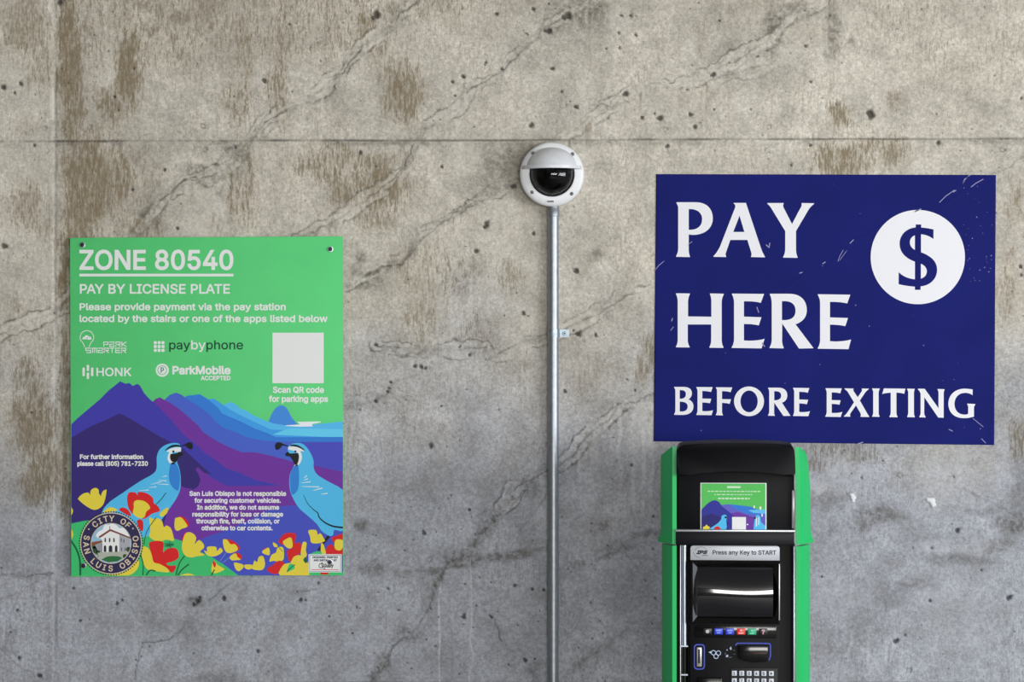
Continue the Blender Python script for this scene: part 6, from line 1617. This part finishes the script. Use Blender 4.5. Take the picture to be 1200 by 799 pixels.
p.build('plate_lettering', kiosk)

# screen: deep glossy bezel with sloping inner sides and a bowed dark cover
bm = bmesh.new()
o_ = [(-53, 657.4), (51.4, 657.4), (51.4, 730.6), (-53, 730.6)]
f_ = [(-50.6, 659), (49.8, 659), (49.8, 728.6), (-50.6, 728.6)]
i_ = [(-45.4, 664.6), (43.0, 664.6), (43.0, 722.4), (-45.4, 722.4)]
rings = [[bm.verts.new(K(x, y, d)) for x, y in lp] for lp, d in ((o_, -1), (o_, 3.2), (f_, 4.6), (i_, -.2))]
for a, b in zip(rings[:-1], rings[1:]):
    for k in range(4):
        bm.faces.new((a[k], a[(k + 1) % 4], b[(k + 1) % 4], b[k]))
bm.faces.ensure_lookup_table()
bm.faces[-1].material_index = 1          # mirror metal stands in for the bright reflection on the black left reveal
bez = bm_obj('screen_bezel', bm, [KBG, mat('bezel_reflection', (170, 172, 178), .12, 1.0)], kiosk)
kbox('bezel_glint', 49.6, 51.0, 660, 726, 3, 4.9, ALU, .3, bez)  # strip added for the bright reflection down the right edge
bm = bmesh.new()
nu, nv = 48, 32
g = []
for j in range(nv + 1):
    row = []
    for i in range(nu + 1):
        u, v = -1 + 2 * i / nu, -1 + 2 * j / nv
        d = -.2 + SCREEN_BOW * (1 - v * v) + 1.3 * (1 - u * u) * (1 - v * v) + .5 * math.sin(2.6 * u + .6) * v + SCREEN_TILT * v
        row.append(bm.verts.new(K(-1.2 + 44.2 * u, 693.5 + 28.9 * v, d)))
    g.append(row)
for j in range(nv):
    for i in range(nu):
        bm.faces.new((g[j][i], g[j + 1][i], g[j + 1][i + 1], g[j][i + 1]))
bm_obj('screen', bm, [mat('screen_black', (14, 15, 22), .06, coat=.6, spec=.6)], kiosk, smooth=True)
p = Print(ktf(4.7))
p.stroke([(-10, 727.4), (12, 727.2), (28, 728), (46, 729.2)], .35, ink((150, 150, 156)), 1, w1=1.1)
# selection buttons
kbox('button_strip', -48, 47, 732.6, 747.4, -1.2, .4, KBG, .6)
BT = [(-33.4, (22, 22, 26)), (-20.6, (44, 66, 214)), (-7.4, (44, 66, 214)), (5.8, (222, 46, 44)), (18.6, (26, 170, 122)), (31.6, (20, 20, 24))]
for k, (x, rgb) in enumerate(BT):
    o = kbox('button', x - 5.0, x + 5.0, 736, 743.4, 0, 1.8, mat('button_%d_%d_%d' % rgb, rgb, .35), .7)
    p = Print(ktf(1.82))
    if k == 0:
        p.poly(circ(x, 739.8, 2.1, 16), ink((190, 192, 196)), 1)
    elif k in (1, 2):
        p.poly(rect(x - 3, 737.4, x + 3, 739.4), ink((140, 160, 240)), 1).poly(rect(x - 2, 740.6, x + 2.2, 742), ink((140, 160, 240)), 1)
    elif k == 3:
        p.poly(circ(x, 738.4, 1.2, 10), ink((250, 196, 190)), 1).poly(rect(x - 3, 740.8, x + 3, 742.2), ink((250, 196, 190)), 1)
    elif k == 4:
        p.poly(rect(x - 2.4, 741, x + 2.4, 742.2), ink((150, 226, 200)), 1).poly(circ(x, 738.6, 1.0, 10), ink((150, 226, 200)), 1)
    else:
        p.text('?', x - 1.7, x + 1.7, 742.6, 5.4, ink((236, 170, 190)), 1, .5)
    p.build('button_marking', o)

# coin slot, pictograms, card reader
UB = mat('outline_blue', (40, 62, 190), .4)
p = Print(ktf(-.95))
p.poly([rrect(-49.4, 755, -36.4, 785, 4), rrect(-48.0, 756.4, -37.8, 783.6, 3)[::-1]], UB, 1)
p.build('coin_slot_outline', kiosk)
cs = kbox('coin_slot', -46.2, -40.0, 758.4, 781.4, -1, 1.6, mat('slot_metal', (176, 178, 176), .35, .6), .8)
kbox('slit', -44.4, -42.0, 761, 777.4, 1.2, 1.9, SOCK, .2, cs)
p = Print(ktf(-.95))
IW = ink((190, 204, 232))
for cx, cy in ((-26.4, 765), (-23.4, 769.2), (-20.6, 765.4)):
    p.poly([circ(cx, cy, 3.0, 20), circ(cx, cy, 2.2, 20)[::-1]], IW, 1 + .01 * cx)
p.poly([(-32, 764.4), (-29.4, 763), (-29.4, 766.2)], IW, 1)
p.poly(rect(-30, 763.9, -28.4, 765.2), IW, 1)
for pts in ([(-11.6, 761.6), (-10, 760.6), (-10, 762.6)], [(-7.6, 759.4), (-6, 757.4), (-5, 760.4), (-6.4, 762)], [(-12, 768.4), (-9.6, 767), (-9, 769.4), (-11.4, 770.4)]):
    p.poly(pts, IW, 1)
for pts in ([(-3.2, 761.4), (-1.6, 762.2)], [(-2.6, 766.6), (-1.2, 766.2)], [(-8, 770.4), (-5, 770)], [(-12.4, 765), (-12.6, 767)]):
    p.stroke(pts, .6, ink((120, 128, 140)), 1)
p.build('pictogram', kiosk)
rd = kprism('card_reader', [(2.6, 756), (37.4, 756), (37.4, 772), (34.6, 774.4), (22, 775.4), (10, 773.4), (2.6, 770)], -1, 7, KBG, 1.0)
kbox('card_slot', 16, 36, 763.6, 765, 6.4, 7.2, mat('slot_dark_red', (60, 8, 10), .4), .2, rd)
p = Print(ktf(-.95))
p.stroke([(-.4, 755.8), (1, 754), (3, 753.6), (37, 753.6), (39.4, 754.2), (40.2, 756.4), (40.2, 768), (38.6, 773)], 1.3, UB, 1)
p.build('reader_outline', kiosk)

# keypad: six columns of small pale keys
kp = kbox('keypad', -6.6, 48.6, 782.6, 824, -1.2, .3, SOCK, .6)
LEG = ['12345', '67890']
for r in range(4):
    for c in range(6):
        x, y = -2.1 + 8.62 * c, 788.6 + 8.8 * r
        key = kbox('key', x - 2.95, x + 2.95, y - 2.95, y + 2.95, 0, 1.5, KWHITE, .5, kp)
        if r < 2:
            p = Print(ktf(1.52))
            if c < 5:
                p.text(LEG[r][c], x - 1.1, x + 1.1, y + 1.7, 3.3, INKD, 1, .3)
            else:
                p.poly(circ(x, y, 1.1, 12) if r == 0 else [(x - 1.2, y + 1), (x + 1.2, y + 1), (x, y - 1.2)], INKD, 1)
            # the marking is printed on the key: keep it in the key's own mesh
            bmk = bmesh.new(); bmk.from_mesh(key.data)
            mi = len(key.data.materials)
            key.data.materials.append(INKD)
            vv = [bmk.verts.new(q) for q in p.v]
            for f in p.f:
                try:
                    nf = bmk.faces.new([vv[k] for k in f]); nf.material_index = mi
                except ValueError:
                    pass
            bmk.to_mesh(key.data); bmk.free()
# bill slot and receipt tray, mostly below the picture
bs = kbox('bill_slot', -45, -16.5, 794, 830, -1, 3.4, KBG, 1.2)
kbox('slit', -41, -20, 806, 809, 3.0, 3.6, SOCK, .2, bs)
kbox('receipt_tray', -34, 34, 870, 930, -1, 6, KBG, 2)
kbox('service_door', -50, 48, 1016, KYF - 40, -12, -3, KB, 1.5)
